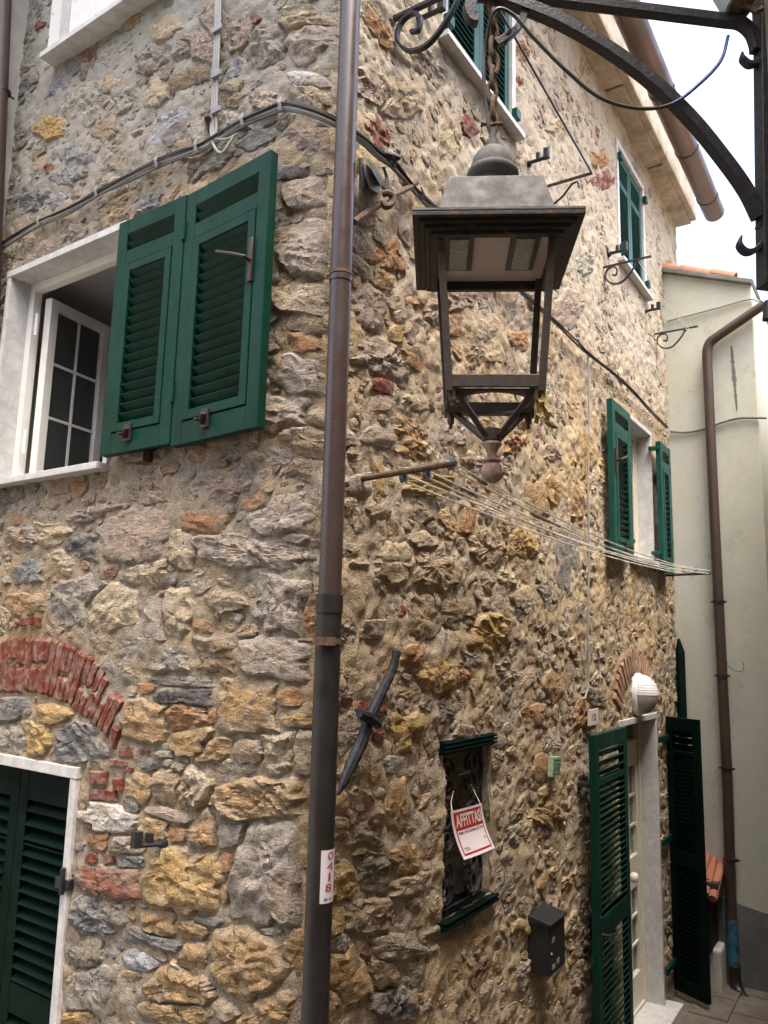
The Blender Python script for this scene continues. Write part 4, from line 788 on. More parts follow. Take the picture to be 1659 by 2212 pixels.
# pipe on it
pp = [(1655, 655), (1600, 693), (1535, 738), (1527, 790), (1545, 1150), (1572, 1700), (1578, 1830)]
def pipe_pts(L_, o): return [PCm(x, y, o) for x, y in L_]
base = PCm(1590, 2150, .07); DP = empty('dark_brown_downpipe', base, 'dark brown downpipe with an elbow on the pale green rendered wall, blue near its foot', 'downpipe')
top_ = pipe_pts([(1652, 657), (1548, 728)], .07); k2 = pipe_pts([(1548, 728), (1534, 740), (1528, 756), (1527.5, 775)], .07)
MB().tube(top_, .044, 20).build('slanting_pipe', M['pipe_brown'], DP, smooth='auto')
MB().tube(bez(k2, 12), .0455, 20).build('elbow', M['pipe_brown'], DP, smooth='auto')
MB().tube(pipe_pts([(1527.5, 772), (1545, 1150), (1572, 1700), (1580, 1985)], .07), .044, 20).build('pipe', M['pipe_brown'], DP, smooth='auto')
MB().tube(pipe_pts([(1580, 1985), (1586, 2085)], .07), .046, 20).build('pipe', M['pipe_blue'], DP, smooth='auto')
MB().tube(bez(pipe_pts([(1586, 2085), (1589, 2120)], .07)+[PCm(1600, 2150, .12), PCm(1622, 2172, .22)], 14), .048, 20).build('shoe', M['pipe_low'], DP, smooth='auto')
for y in (1300, 1440+20, 1857, 1660):
    x = 1545+(y-1150)*27/550 if y > 1150 else 1540
    c_ = PCm(x, y, .07); MB().lathe(c_, [(.047, -.012), (.050, -.012), (.050, .012), (.047, .012)], 20).box(c_, nR, -dR, Z3, -.066, .066, -.012, .006, -.008, .008).build('clamp', M['pipe_low'], DP, smooth='auto')
# black post by the corner
MB().tube([Cc(.045, 0, .05), Cc(.045, 2.78, .05), Cc(.04, 2.90, .05)], [.042, .042, .012], 10).build('drain_post', M['green_dk'], smooth='auto', label='dark green pointed pipe standing in the corner between stone wall and rendered house, above the door shutter', category=None) if False else None
o = MB().tube([Cc(.045, 0, .05), Cc(.045, 2.78, .05), Cc(.036, 2.90, .05)], [.042, .042, .012], 10).build('corner_pipe', M['green_dk'], smooth='auto'); tag(o, 'dark pointed pipe rising behind the right door shutter in the corner of the alley', 'pipe')
# cables on the rendered house
def cable(pts, r, m, name, label, cat, n=40, group=None, parent=None):
    o = MB().tube(bez(pts, n), r, 7).build(name, M[m], parent, smooth='auto'); return tag(o, label, cat, group) if parent is None else o
cable([PCm(x, y, .02) for x, y in ((1440, 694), (1500, 678), (1560, 662), (1600, 650), (1625, 646), (1640, 652))], .009, 'conduit', 'conduit_line', 'pale double cable rising across the top of the rendered house wall to the downpipe elbow', 'cable')
cable([PCm(x, y, .02) for x, y in ((1448, 932), (1480, 934), (1520, 927), (1560, 912), (1600, 903), (1656, 903))], .011, 'cable', 'wall_cable', 'dark twisted cable crossing the rendered house wall behind the brown downpipe', 'cable')
cable([PCm(x, y, .03) for x, y in ((1568, 1425), (1575, 1440), (1590, 1450), (1605, 1448), (1606, 1430))], .003, 'cable_dk', 'loose_wire', 'thin loose wire curling from the rendered wall beside the downpipe', 'wire')
# ---------------------------------------------------------------- neighbours that close the alley, some added unseen to darken it
NB = empty('left_house', L(2.6, 0, 1), 'cream rendered house edge at the far left of the lane', 'house')
MB().box(K0, dL, nL, Z3, 2.50, 7, -.35, 1.6, 0, 9).build('wall', M['plaster2'], NB, bevel=.02)
def onL(x, y, u): return hit(x, y, K0+dL*u, dL)
p0, p1 = onL(9, -40, 2.42), onL(-6, 330, 2.42)
o = empty('grey_brown_downpipe', p1, 'grey brown downpipe at the upper left edge, on the cream rendered house', 'downpipe')
MB().tube([p0+(p0-p1)*.5, p0, p1, p1+(p1-p0)*1.0], .045, 18).build('pipe', M['pipe_brown'], o, smooth='auto')
cl = onL(4, 198, 2.42); MB().lathe(cl, [(.046, -.006), (.050, -.006), (.050, .006), (.046, .006)], 18).tube([cl, cl-nL*.075], .006, 6).build('clamp', M['pipe_low'], o)
cable([onL(x, y, 2.485) for x, y in ((-3, 425), (10, 430), (13, 445), (11, 480), (16, 520), (12, 545))], .003, 'conduit', 'thin_white_wire', 'thin white wire hanging on the cream wall at the left edge', 'wire')
MB().box(np.array([0, 0, 0.]), r0, np.array([0, 1., 0]), Z3, 1.262, 7, -6, 2.50, 0, 7.5).build('right_house', M['plaster2'], label='plain rendered house that carries the lamp bracket, to the right of the lane', category='house', bevel=.02) if False else None
o = MB().box(np.array([0, 0, 0.]), r0, np.array([0, 1., 0]), Z3, 1.262, 7, -6, 2.50, 0, 8.2).build('bracket_house', M['plaster3'], bevel=.02); tag(o, 'plain rendered house carrying the iron lamp bracket, right of the lane', 'house')
o = MB().box(np.array([0, 0, 0.]), r0, np.array([0, 1., 0]), Z3, -6, 1.2, -9, -1.2, 0, 7.6).build('opposite_shade_house', M['plaster3'], bevel=.02); tag(o, 'plain rendered house on the near side of the lane', 'house')  # out of view, placed and raised to block sky light
lo = np.array([1.36, 2.62, 0.]); la_ = np.array([.50, .866, 0]); lb_ = np.array([.866, -.50, 0])
o = MB().box(lo, la_, lb_, Z3, 0, 9, .05, 5, 0, 5.6).build('lane_shade_house', M['plaster3'], bevel=.02); tag(o, 'unseen plain house added to darken the right side of the lane', 'house')  # added outside the frame to shade the foot of the right wall
# ---------------------------------------------------------------- front downpipe
def at(x, y, Yw): d_ = ray(x, y); return CAM+d_*(Yw/d_[1])
pt = at(757, 0, 2.815); pb_ = at(680, 2212, 2.75); ax_ = (pt-pb_)/(pt[2]-pb_[2]); pA = lambda z: pb_+ax_*(z-pb_[2])
zj = float(at(705, 1293, 2.78)[2])
FP = empty('downpipe', pA(0), 'brown downpipe with a black lower length running up the corner of the stone house', 'downpipe')
RP = .0405
MB().tube([pA(zj), pA(9)], RP, 32).build('pipe', M['pipe_up'], FP, smooth='auto')
MB().tube([pA(0), pA(zj-.0), ], RP+.004, 32).build('pipe', M['pipe_low'], FP, smooth='auto')
z6 = float(at(739, 605, 2.8)[2]); z13 = float(at(700, 1385, 2.78)[2])
MB().lathe(pA(z6), [(.0408, -.012), (.0435, -.012), (.0435, .010), (.0408, .012)], 32).build('collar', M['pipe_up'], FP, smooth='auto')
MB().lathe(pA(z6+.02), [(.0425, -.006), (.0445, -.006), (.0445, .006), (.0425, .006)], 32).tube([pA(z6+.02)-r0*.04, K0+Z3*(z6+.02)], .004, 6).build('clamp', M['rust'], FP, smooth='auto')
MB().lathe(pA(zj), [(.0445, -.05), (.0478, -.05), (.0478, .012), (.0405, .012)], 32).build('socket', M['pipe_low'], FP, smooth='auto')
MB().lathe(pA(z13), [(.0445, -.010), (.0475, -.010), (.0475, .010), (.0445, .010)], 32).tube([pA(z13)-r0*.03, pA(z13)-r0*.105+np.array([0, .02, 0])], .007, 8).box(pA(z13), r0, np.array([0, 1., 0]), Z3, -.05, .03, -.058, -.045, -.014, .014).build('clamp', M['rust'], FP, smooth='auto')
# writing on a patch
def text_mesh(txt, bold=.0):
    cu = bpy.data.curves.new('t', 'FONT'); cu.body = txt; cu.offset = bold; cu.resolution_u = 2; ob = bpy.data.objects.new('t', cu); COL.objects.link(ob)
    dg = bpy.context.evaluated_depsgraph_get(); me = bpy.data.meshes.new_from_object(ob.evaluated_get(dg)); bpy.data.objects.remove(ob); 
    V = np.array([v.co[:] for v in me.vertices]); F = [tuple(p.vertices) for p in me.polygons]; bpy.data.meshes.remove(me)
    lo, hi = V.min(0), V.max(0); V = (V-lo)/np.maximum(hi-lo, 1e-6); return V[:, :2], F
def write(txt, P, s0, s1, t0, t1, m, parent, bold=0., name='lettering', off=.0012):
    V, F = text_mesh(txt, bold); vs = [P(s0+(s1-s0)*v[0], t0+(t1-t0)*v[1], off) for v in V]
    return MB().add(vs, F).build(name, M[m], parent)
# sticker, wrapped round the pipe
zs0 = float(at(694, 1949, 2.73)[2]); zs1 = float(at(697, 1835, 2.73)[2])
def cyl(s, t, off=0.):
    z = zs0+(zs1-zs0)*t; c_ = pA(z); a_ = R_(2+78*s); vdir = -c_.copy(); vdir[2] = 0; vdir /= np.linalg.norm(vdir); side_ = np.array([-vdir[1], vdir[0], 0])
    side_ = side_ if side_[0] > 0 else -side_
    return c_+(vdir*math.cos(a_)+side_*math.sin(a_))*(RP+.0052+off)
vs = [cyl(i/10, j/10) for j in range(11) for i in range(11)]; fs = [(j*11+i, j*11+i+1, (j+1)*11+i+1, (j+1)*11+i) for j in range(10) for i in range(10)]
stk = MB().add(vs, fs).build('number_sticker', M['sticker']); tag(stk, 'white sticker reading 0418 in red on the black part of the front downpipe', 'sticker')
for i, ch in enumerate('0418'):
    t1 = .965-i*.20; s0_, s1_ = (.36, .76) if ch != '1' else (.50, .64); write(ch, cyl, s0_-.03*i, s1_-.03*i, t1-.155, t1, 'redink', stk, 0., 'digit')
write('no', cyl, .22, .42, .05, .09, 'ink', stk, 0, 'small_print'); write('mm', cyl, .50, .74, .05, .085, 'ink', stk, 0, 'small_print') if False else None
k = MB()
for s_ in (.2, .5):
    for q in range(3): k.add([cyl(s_+.01, .05+.018*q, .001), cyl(s_+.22, .05+.018*q, .001), cyl(s_+.22, .058+.018*q, .001), cyl(s_+.01, .058+.018*q, .001)], [(0, 1, 2, 3)])
k.build('small_print', M['ink'], stk)
# ---------------------------------------------------------------- sign
cs = [WR(*p, .03) for p in ((973.7, 1753), (1040.4, 1734.6), (1048.4, 1828), (981.3, 1853.9))]
def sg(s, t, off=0.):
    tl, tr, br, bl = [np.array(q) for q in cs]; p = (tl*(1-s)+tr*s)*t+(bl*(1-s)+br*s)*(1-t)
    return R(p[0], p[1], .03+.05*(1-t)**2.2+.004*math.sin(s*3)+off)
def patch(P, s0, s1, t0, t1, off, m, name, parent=None, n=8, thick=0):
    vs = [P(s0+(s1-s0)*i/n, t0+(t1-t0)*j/n, off) for j in range(n+1) for i in range(n+1)]; fs = [(j*(n+1)+i, j*(n+1)+i+1, (j+1)*(n+1)+i+1, (j+1)*(n+1)+i) for j in range(n) for i in range(n)]
    if thick: 
        m_ = len(vs); vs = vs+[P(s0+(s1-s0)*i/n, t0+(t1-t0)*j/n, off-thick) for j in range(n+1) for i in range(n+1)]; fs = fs+[tuple(x+m_ for x in f[::-1]) for f in fs]
    return MB().add(vs, fs).build(name, M[m], parent, smooth=True)
sgn = patch(sg, 0, 1, 0, 1, 0, 'paper', 'to_let_sign', thick=.0015); tag(sgn, 'red and white sign reading AFFITTASI hanging from a string on the grated window', 'sign')
patch(sg, .06, .94, .56, .95, .0008, 'red', 'red_panel', sgn)
for q in ((.06, .09, .06, .56), (.91, .94, .06, .56), (.09, .91, .06, .10)): patch(sg, *q, .0008, 'red', 'red_border', sgn)
write('AFFITTASI', sg, .09, .91, .62, .90, 'lettering', sgn, .03, off=.0020)
write('PER INFORMAZIONI', sg, .12, .89, .475, .535, 'ink', sgn, .01, off=.0016)
write('TEL.', sg, .12, .30, .145, .205, 'ink', sgn, .01, off=.0016)
k = MB()
for q in range(2): k.add([sg(.80, .26+.03*q, .001), sg(.89, .26+.03*q, .001), sg(.89, .27+.03*q, .001), sg(.80, .27+.03*q, .001)], [(0, 1, 2, 3)])
k.build('small_print', M['ink'], sgn)
st1 = PR(1016, 1697, -.03); MB().tube([sg(.04, .99, .001), PR(974, 1735, 0), PR(979, 1710, -.02)], .0014, 5).tube([sg(.94, .99, .001), PR(1023, 1705, -.03), PR(1016, 1693, -.035)], .0014, 5).tube([PR(991, 1674, -.035), PR(1012, 1668, -.035), PR(1016, 1663, -.035)], .0014, 5).build('string', M['line'], sgn)
# number plates
def plate(c4, side, o, m, name, label, cat='number plate', th=.012):
    def P(s, t, off=0.):
        tl, tr, br, bl = [np.array(q) for q in c4]; p = (tl*(1-s)+tr*s)*t+(bl*(1-s)+br*s)*(1-t); return (R if side == 'R' else L)(p[0], p[1], o+off)
    vs = [P(s, t, e) for e in (0, -th) for s, t in ((0, 0), (1, 0), (1, 1), (0, 1))]
    ob = MB().add(vs, [(0, 1, 2, 3), (7, 6, 5, 4), (0, 4, 5, 1), (1, 5, 6, 2), (2, 6, 7, 3), (3, 7, 4, 0)]).build(name, M[m], bevel=.002); tag(ob, label, cat); return ob, P
zc = lambda x, y: WR((1580+x/4.1475)/1.3562, (1950+y/4.1475)/1.3562, .04)
p12, P12 = plate([zc(608, 540), zc(722, 520), zc(718, 705), zc(608, 740)], 'R', .04, 'plate', 'house_number_plate', 'white marble house number 12 left of the door lamp')
write('12', P12, .34, .70, .28, .72, 'ink', p12, .01)
zc2 = lambda x, y: WR((1580+x/4.1475)/1.3562, (1950+y/4.1475)/1.3562, .05)
p10, P10 = plate([zc2(170, 1115), zc2(272, 1105), zc2(250, 1335), zc2(158, 1355)], 'R', .05, 'plate_g', 'house_number_tile', 'green glazed number tile set in the rough wall left of the door shutter', th=.03)
write('10', P10, .25, .80, .22, .72, 'plate_d', p10, .02)
for q in ((.1, .9, .80, .86), (.1, .9, .10, .15), (.08, .14, .15, .80), (.86, .92, .15, .80)): patch(P10, *q, .001, 'plate_d', 'border', p10, n=1)
# mailbox
MBX = empty('mailbox', R(2.03, 1.10, .06), 'black metal mailbox fixed to the rough stone wall right of the grated window', 'mailbox')
MB().box(K0, dR, nR, Z3, 1.915, 2.145, -.02, .118, 1.105, 1.36).build('box', M['black'], MBX, bevel=.004)
MB().add([R(1.905, 1.352, .13), R(2.155, 1.352, .13), R(2.155, 1.352, -.02), R(1.905, 1.352, -.02), R(1.905, 1.364, .13), R(2.155, 1.364, .13), R(2.155, 1.395, -.02), R(1.905, 1.395, -.02)], [(0, 3, 2, 1), (4, 5, 6, 7), (0, 1, 5, 4), (1, 2, 6, 5), (2, 3, 7, 6), (3, 0, 4, 7)]).build('lid', M['black'], MBX, bevel=.002)
MB().box(K0, dR, nR, Z3, 1.925, 2.135, .118, .1205, 1.12, 1.32).build('door', M['black'], MBX, bevel=.001)
for x, z in ((1.965, 1.275), (1.965, 1.145), (2.03, 1.155)):
    MB().box(K0, dR, nR, Z3, x-.018, x+.022, .1205, .1215, z-.012, z+.012).build('name_label', M['box_grey'], MBX)
MB().lathe(R(1.935, 1.215, .12), [(.006, 0), (.006, .005), (.002, .006)], 12, frame=(dR, Z3, nR)).build('lock', M['plate'], MBX, smooth='auto')
# door lamp
lc = WR(1374, 1500, .0); LC = R(lc[0], lc[1], .02)
BH = empty('bulkhead_lamp', LC, 'white half louvred oval lamp above the door', 'wall lamp')
ra, rb, rh = .125, .155, .135
MB().lathe(LC, [(ra*1.0, -.05), (ra*1.06, -.04), (ra*1.06, .012), (ra*1.0, .02)], 40, frame=(dR, Z3*rb/ra, nR)).build('rim', M['lampw'], BH, smooth='auto')
def dome(z0, z1, k, m, name, n=24, rows=4):
    vs = []
    for j in range(rows+1):
        z = z0+(z1-z0)*j/rows; c_ = math.sqrt(max(0, 1-z*z))
        for i in range(n+1):
            a_ = math.pi*i/n; vs.append(LC+dR*(ra*k*c_*math.cos(a_))+nR*(.015+rh*k*c_*math.sin(a_))+Z3*(rb*k*z))
    return MB().add(vs, [(j*(n+1)+i, j*(n+1)+i+1, (j+1)*(n+1)+i+1, (j+1)*(n+1)+i) for j in range(rows) for i in range(n)]).build(name, M[m], BH, smooth=True)
dome(-1, .02, .97, 'lampg', 'diffuser', rows=14); dome(.02, 1, .93, 'black', 'inner_shade', rows=8)
zz = [.02, .14, .26, .38, .50, .62, .74, 1.0]
for q in range(7): dome(zz[q], zz[q+1]-.022 if q < 6 else 1, 1.0, 'lampw', 'louvre', rows=3 if q < 6 else 6)
# forged wall anchor
pts = [(857, 1407), (850, 1440), (836, 1472), (820, 1505), (800, 1550), (782, 1600), (760, 1650), (742, 1690), (730, 1716)]
P_ = [PR(x, y, .105) for x, y in pts]; rr = [.016, .018, .019, .020, .021, .024, .022, .015, .007]
nb = bez(P_, 48); rr2 = np.interp(np.linspace(0, 1, len(nb)), np.linspace(0, 1, 9), rr)*(1+.06*np.sin(np.arange(len(nb))*1.9))
WA = empty('wall_anchor', P_[4], 'long forged iron wall anchor slanting behind the downpipe', 'wall anchor')
MB().tube(nb, rr2, 8).build('bar', M['iron'], WA, smooth='auto')
cP = PR(797, 1550, .125); MB().tube([PR(776, 1541, .115), cP, PR(816, 1564, .12)], [.018, .022, .020], 8).tube([PR(797, 1548, .0), PR(797, 1548, .13)], .018, 8).build('cross_pin', M['iron'], WA, smooth='auto')
# shutter catches
def catch(P, a, n, label, s=1., group=None):
    e = empty('shutter_catch', P, label, 'shutter catch')
    MB().tube([P-n*.03, P+n*.10*s], .011*s, 8).lathe(P+n*.0, [(.02*s, -.01), (.024*s, 0), (.016*s, .012)], 12, frame=(a, Z3, n)).build('stem', M['black'], e, smooth='auto')
    MB().box(P+n*.10*s, a, n, Z3, -.014*s, .014*s, -.012, .02*s, -.008*s, .055*s).box(P+n*.055*s, a, n, Z3, -.01*s, .01*s, -.012, .012, -.004, .045*s).build('holder', M['black'], e, bevel=.003)
P = PL(352, 1822, .01); catch(P, dL, nL*.85+dL*.5, 'black shutter catch on the stone wall right of the lower left door', 1.0)
catch(PR(1143, 352, .01), dR, nR, 'black shutter catch on the wall right of the lantern top', 1.1)
catch(PR(1395, 672, .01), dR, nR, 'black shutter catch under the right corner of the small upper window', 1.1)
catch(PR(1316, 548, .01), dR, nR, 'black shutter catch at the lower left of the small upper window', 1.2)
catch(PR(905, 42, .01), dR, nR, 'black shutter catch behind the scroll bracket at the top window', 1.2)
k = MB(); k.box(L(1.05, 3.60, .0), dL, nL, Z3, -.05, .05, 0, .05, -.03, .02); o = k.build('iron_stub', M['rust']); tag(o, 'rusty iron stub under the left shutter leaves', 'bracket')
# ---------------------------------------------------------------- clothes lines
def PO(x, y, u): P = hit(x, y, K0+dR*u, dR); return P
def scroll_bracket(u, z, ln, label, k=1., style=0):
    e = empty('clothes_line_bracket', R(u, z, 0), label, 'bracket'); t = .006*k
    MB().tube([R(u, z, -.02), R(u, z, ln)], 1, flat=(dR, t*1.6, t)).build('arm', M['iron'], e)
    pts = [(ln*.72, -.01), (ln*.58, -.09*k), (ln*.38, -.155*k), (ln*.18, -.15*k), (ln*.05, -.09*k), (ln*.08, -.03*k), (ln*.2, -.012*k), (ln*.29, -.04*k), (ln*.27, -.085*k), (ln*.19, -.08*k)]
    MB().tube([R(u, z+b, a) for a, b in [tuple(q) for q in bez([np.array([p[0], p[1], 0]) for p in pts], 50)] ] if False else [R(u, z+q[1], q[0]) for q in bez([np.array([p[0], p[1], 0.]) for p in pts], 50)], 1, flat=(dR, t*1.6, t*.8)).build('scroll', M['iron'], e)
    c_ = (ln*.70, -.018); MB().tube([R(u, z+c_[1]-.012*math.sin(t_), c_[0]+.014*math.cos(t_)) for t_ in np.linspace(0, 5.5, 14)], .003*k, 6).build('line_ring', M['iron'], e)
    return e
scroll_bracket(.392, 5.63, .50, 'scroll iron bracket left of the top shuttered window', 1.35)
scroll_bracket(3.477, 5.743, .37, 'scroll iron bracket under the small upper window')
scroll_bracket(5.045, 5.746, .385, 'scroll iron bracket against the rendered house')
e = empty('clothes_line_bracket', R(2.281, 5.798, 0), 'plain iron bracket with a bent brace, right of the lantern hood', 'bracket')
MB().tube([R(2.281, 5.798, -.02), R(2.281, 5.795, .31)], 1, flat=(dR, .009, .006)).build('arm', M['iron'], e)
MB().tube([PO(1197, 440, 2.281), PO(1215, 425, 2.281), PO(1235, 398, 2.281), PO(1246, 392, 2.281), PO(1250, 398, 2.281)], .007, 7).build('brace', M['iron'], e, smooth='auto')
line0 = MB().tube([R(.392, 5.64, .44), R(2.281, 5.80, .305)], .006, 6).build('clothes_line', M['iron']); tag(line0, 'thin dark line running from the top window bracket down to the bracket beside the lantern', 'line')
l3 = MB()
for q in range(2): l3.tube([R(3.477, 5.73, .27+.02*q), R(4.3, 5.70, .28+.02*q), R(5.045, 5.73, .29+.02*q)], .0035, 5)
tag(l3.build('clothes_line', M['line']), 'pale clothes line between the two scroll brackets at the far upper window', 'line')
e = empty('pulley_bar', R(.225, 3.438, 0), 'rusty iron bar with three grey pulleys left of the lantern foot', 'pulley bar')
MB().tube([PO(772, 1036, .225), PO(985, 1000, .225)], .012, 9).build('bar', M['rust'], e, smooth='auto')
e2 = empty('pulley_bar', R(5.094, 3.461, 0), 'far iron bar with three pulleys below the mid shutters', 'pulley bar')
MB().tube([R(5.094, 3.461, -.01), R(5.094, 3.471, .40)], .012, 8).build('bar', M['iron'], e2, smooth='auto')
pa = [PO(872, 1032, .24), PO(922, 1024, .24), PO(974, 1005, .24)]; pb2 = [R(5.08, 3.487, .171), R(5.08, 3.491, .277), R(5.08, 3.48, .385)]
for P, par in [(p, e) for p in pa]+[(p, e2) for p in pb2]:
    MB().lathe(P, [(.002, -.008), (.021, -.008), (.016, 0), (.021, .008), (.002, .008)], 18, frame=(dR, Z3, nR)).box(P, dR, nR, Z3, -.007, .007, -.014, .014, -.004, .034).build('pulley', M['pulley'], par, smooth='auto')
k = 0
for A_, B_ in zip(pa, pb2):
    for sgn_ in (1, -1):
        k += 1; pts = []
        for t in np.linspace(0, 1, 14): p = A_*(1-t)+B_*t; p = p+Z3*(sgn_*.013-4*t*(1-t)*(.035+.009*k)); pts.append(p)
        o = MB().tube(pts, .0038, 5).build('clothes_line', M['line']); tag(o, ['upper', 'lower'][sgn_ < 0]+' white clothes line of the pulley '+['nearest the stone wall', 'in the middle of the bar', 'at the free end of the bar'][(k-1)//2], 'line', 'white clothes lines between the pulley bars')
# peg, knots
pk = PR(1229, 1140, .30)
e = empty('clothes_peg', pk, 'wooden clothes peg clipped on the white lines', 'clothes peg')
MB().box(pk, dR, nR, Z3, -.010, .010, -.006, -.001, -.05, .04).build('leg', M['wood_peg'], e); MB().box(pk, dR, nR, Z3, -.010, .010, .001, .006, -.05, .04).build('leg', M['wood_peg'], e)
t_ = MB().tube([PR(979, 1042, .22), PR(990, 1048, .22), PR(1008, 1062, .22), PR(1022, 1067, .22)], [.008, .0035, .0035, .009], 6); tag(t_.build('line_tensioner', M['cable_dk']), 'dark line tensioner on the white clothes lines near the pulley bar', 'tensioner')
t_ = MB().tube([PR(1172, 1122, .28), PR(1190, 1130, .28), PR(1208, 1137, .28)], [.010, .003, .010], 6); tag(t_.build('line_tensioner', M['cable_dk']), 'dark knotted tensioner on the clothes lines beside the wooden peg', 'tensioner')
# ---------------------------------------------------------------- cables on the stone walls
cb = [PL(x, y, .035) for x, y in ((-20, 560), (0, 537), (30, 515), (90, 480), (150, 452), (215, 415), (280, 382), (345, 352), (395, 330), (430, 318), (480, 292), (530, 262), (580, 240), (612, 229))]
cr_ = [PR(x, y, .035) for x, y in ((782, 300), (815, 330), (845, 352), (872, 385), (905, 420), (940, 455), (985, 500), (1040, 560), (1100, 612), (1150, 655), (1200, 697), (1245, 742), (1275, 770), (1330, 812), (1370, 850), (1410, 895), (1440, 925))]
mid = [at(645, 232, 2.93), at(690, 246, 2.90), at(735, 268, 2.92)]
CB = empty('cable_bundle', cb[5], 'grey and black cable bundle clipped along both faces of the stone house', 'cable')
rs_ = np.random.RandomState(3)
for k in range(5):
    off = [(0, 0), (.014, .006), (-.013, .004), (.004, .014), (-.022, .0)][k]; pts = []
    for i, p in enumerate(cb): pts.append(p+Z3*(off[0]+.004*rs_.randn())+nL*off[1])
    for p in mid: pts.append(p+Z3*(off[0])+nL*off[1])
    rr_ = cr_ if k in (0, 1, 3) else cr_[:7]
    for i, p in enumerate(rr_): pts.append(p+Z3*(off[0]*.9+.004*rs_.randn())+nR*off[1])
    MB().tube(bez(pts, 150), [.0075, .006, .0065, .005, .006][k], 7).build('strand', M[['cable', 'cable_dk', 'conduit', 'cable_dk', 'cable'][k]], CB, smooth='auto')
for i in (3, 5, 7, 9, 11, 13):
    p = cb[i]; tdir = (cb[i]-cb[i-1]); tdir /= np.linalg.norm(tdir); MB().tube([p+Z3*.03+nL*.018, p+nL*.026, p-Z3*.03+nL*.018], 1, flat=(tdir, .008, .002)).build('clip', M['conduit'], CB)
for i in (2, 4, 9, 11, 13):
    p = cr_[i]; tdir = cr_[i]-cr_[i-1]; tdir /= np.linalg.norm(tdir); MB().tube([p+Z3*.028+nR*.014, p+nR*.024, p-Z3*.028+nR*.014], 1, flat=(tdir, .009, .003)).build('clip', M['cable_dk'], CB)
k = MB(); k.tube([PR(826, 330, .04), PR(862, 341, .07)], .013, 7); k.tube([PR(838, 345, .03), PR(851, 338, .09)], .008, 6); k.build('hook', M['black'], CB)
CD = empty('cable_conduit', PL(462, 290, .03), 'pale grey vertical cables clipped on the upper left wall', 'cable')
for k in range(3):
    dx = (k-1)*.0145
    pts = [PL(472, -30, .03), PL(470, 60, .03), PL(466, 150, .03), PL(463, 235, .03), PL(461, 290, .035)]; pts = [p+dL*-dx for p in pts]
    if k == 0: pts += [PL(466, 322, .05), PL(480, 330, .06), PL(494, 312, .05), PL(505, 295, .04)]
    elif k == 1: pts += [PL(470, 300, .04), PL(492, 300, .04), PL(512, 290, .04)]
    else: pts += [PL(452, 312, .04), PL(430, 322, .04)]
    MB().tube(bez(pts, 60), .0065, 7).build('strand', M['conduit'], CD, smooth='auto')
for y in (62, 160, 238):
    p = PL(470-(y/80), y, .042); MB().box(p, dL, nL, Z3, -.03, .03, -.006, .006, -.013, .013).build('clip', M['box_grey'], CD, bevel=.002)
MB().tube([PL(447, 252, 0), PL(449, 258, .05)], .016, 7).tube([PL(448, 262, .03), PL(450, 285, .03)], .004, 5).build('nail', M['rust'], CD)
# thin drop cable
cable([PR(x, y, .035) for x, y in ((1271, 765), (1272, 900), (1270, 1050), (1272, 1200), (1270, 1350), (1271, 1470), (1266, 1500), (1263, 1510))], .0065, 'conduit', 'drop_cable', 'thin grey cable hanging straight down the right wall beside the door lamp', 'cable')
# junction box with loops and rusty bar
JB = empty('junction_box', PR(805, 395, .08), 'grey six sided junction box beside the downpipe with cable loops below', 'junction box')
zj2 = lambda x, y, o: PR((1000+x/5.184)/1.3562, (380+y/5.184)/1.3562, o)
hexa = [(330, 470), (470, 620), (600, 860), (560, 980), (440, 900), (350, 680)]
A_ = [zj2(x, y, .13) for x, y in hexa]; B_ = [zj2(x, y, .0)+0*nR for x, y in hexa]
MB().add(A_+B_, [tuple(range(6)), tuple(range(6, 12))[::-1]]+[(i, 6+i, 6+(i+1) % 6, (i+1) % 6) for i in range(6)]).build('box', M['box_grey'], JB, bevel=.006)
A_ = [zj2(x, y, .16) for x, y in ((385, 430), (500, 520), (615, 700), (640, 800), (590, 850), (470, 640))]; B_ = [zj2(x, y, .11) for x, y in ((385, 430), (500, 520), (615, 700), (640, 800), (590, 850), (470, 640))]
MB().add(A_+B_, [tuple(range(6)), tuple(range(6, 12))[::-1]]+[(i, 6+i, 6+(i+1) % 6, (i+1) % 6) for i in range(6)]).build('cover', M['hood'], JB, bevel=.004)
MB().tube([zj2(300, 450, .05), zj2(330, 700, .06), zj2(360, 900, .07)], .012, 8).build('bracket', M['black'], JB, smooth='auto')
MB().tube([zj2(640, 560, .06), zj2(690, 720, .06), zj2(680, 920, .06), zj2(620, 860, .06)], .007, 6).build('bracket', M['black'], JB)
for q in range(3): MB().tube(bez([zj2(255, 700, .05+.012*q), zj2(250, 1050, .06+.012*q), zj2(300, 1220+15*q, .07), zj2(400, 1180+15*q, .08), zj2(430, 1000, .08), zj2(440, 930, .07)], 30), .006, 6).build('cable_loop', M[['cable_dk', 'conduit', 'cable'][q]], JB, smooth='auto')
RBR = empty('rusty_hook_bar', zj2(760, 1000, .05), 'rusty iron bar with a curled hook under the junction box', 'iron bar')
MB().tube([zj2(190, 1400, .10), zj2(420, 1240, .10), zj2(760, 1010, .06), zj2(1050, 870, .04), zj2(1130, 800, .03)], [.013, .014, .014, .013, .016], 8).build('bar', M['rust'], RBR, smooth='auto')
MB().tube(bez([zj2(620, 990, .10), zj2(700, 960, .12), zj2(780, 1020, .13), zj2(770, 1120, .13), zj2(680, 1170, .12), zj2(640, 1120, .11)], 26), .014, 8).build('hook', M['rust'], RBR, smooth='auto')
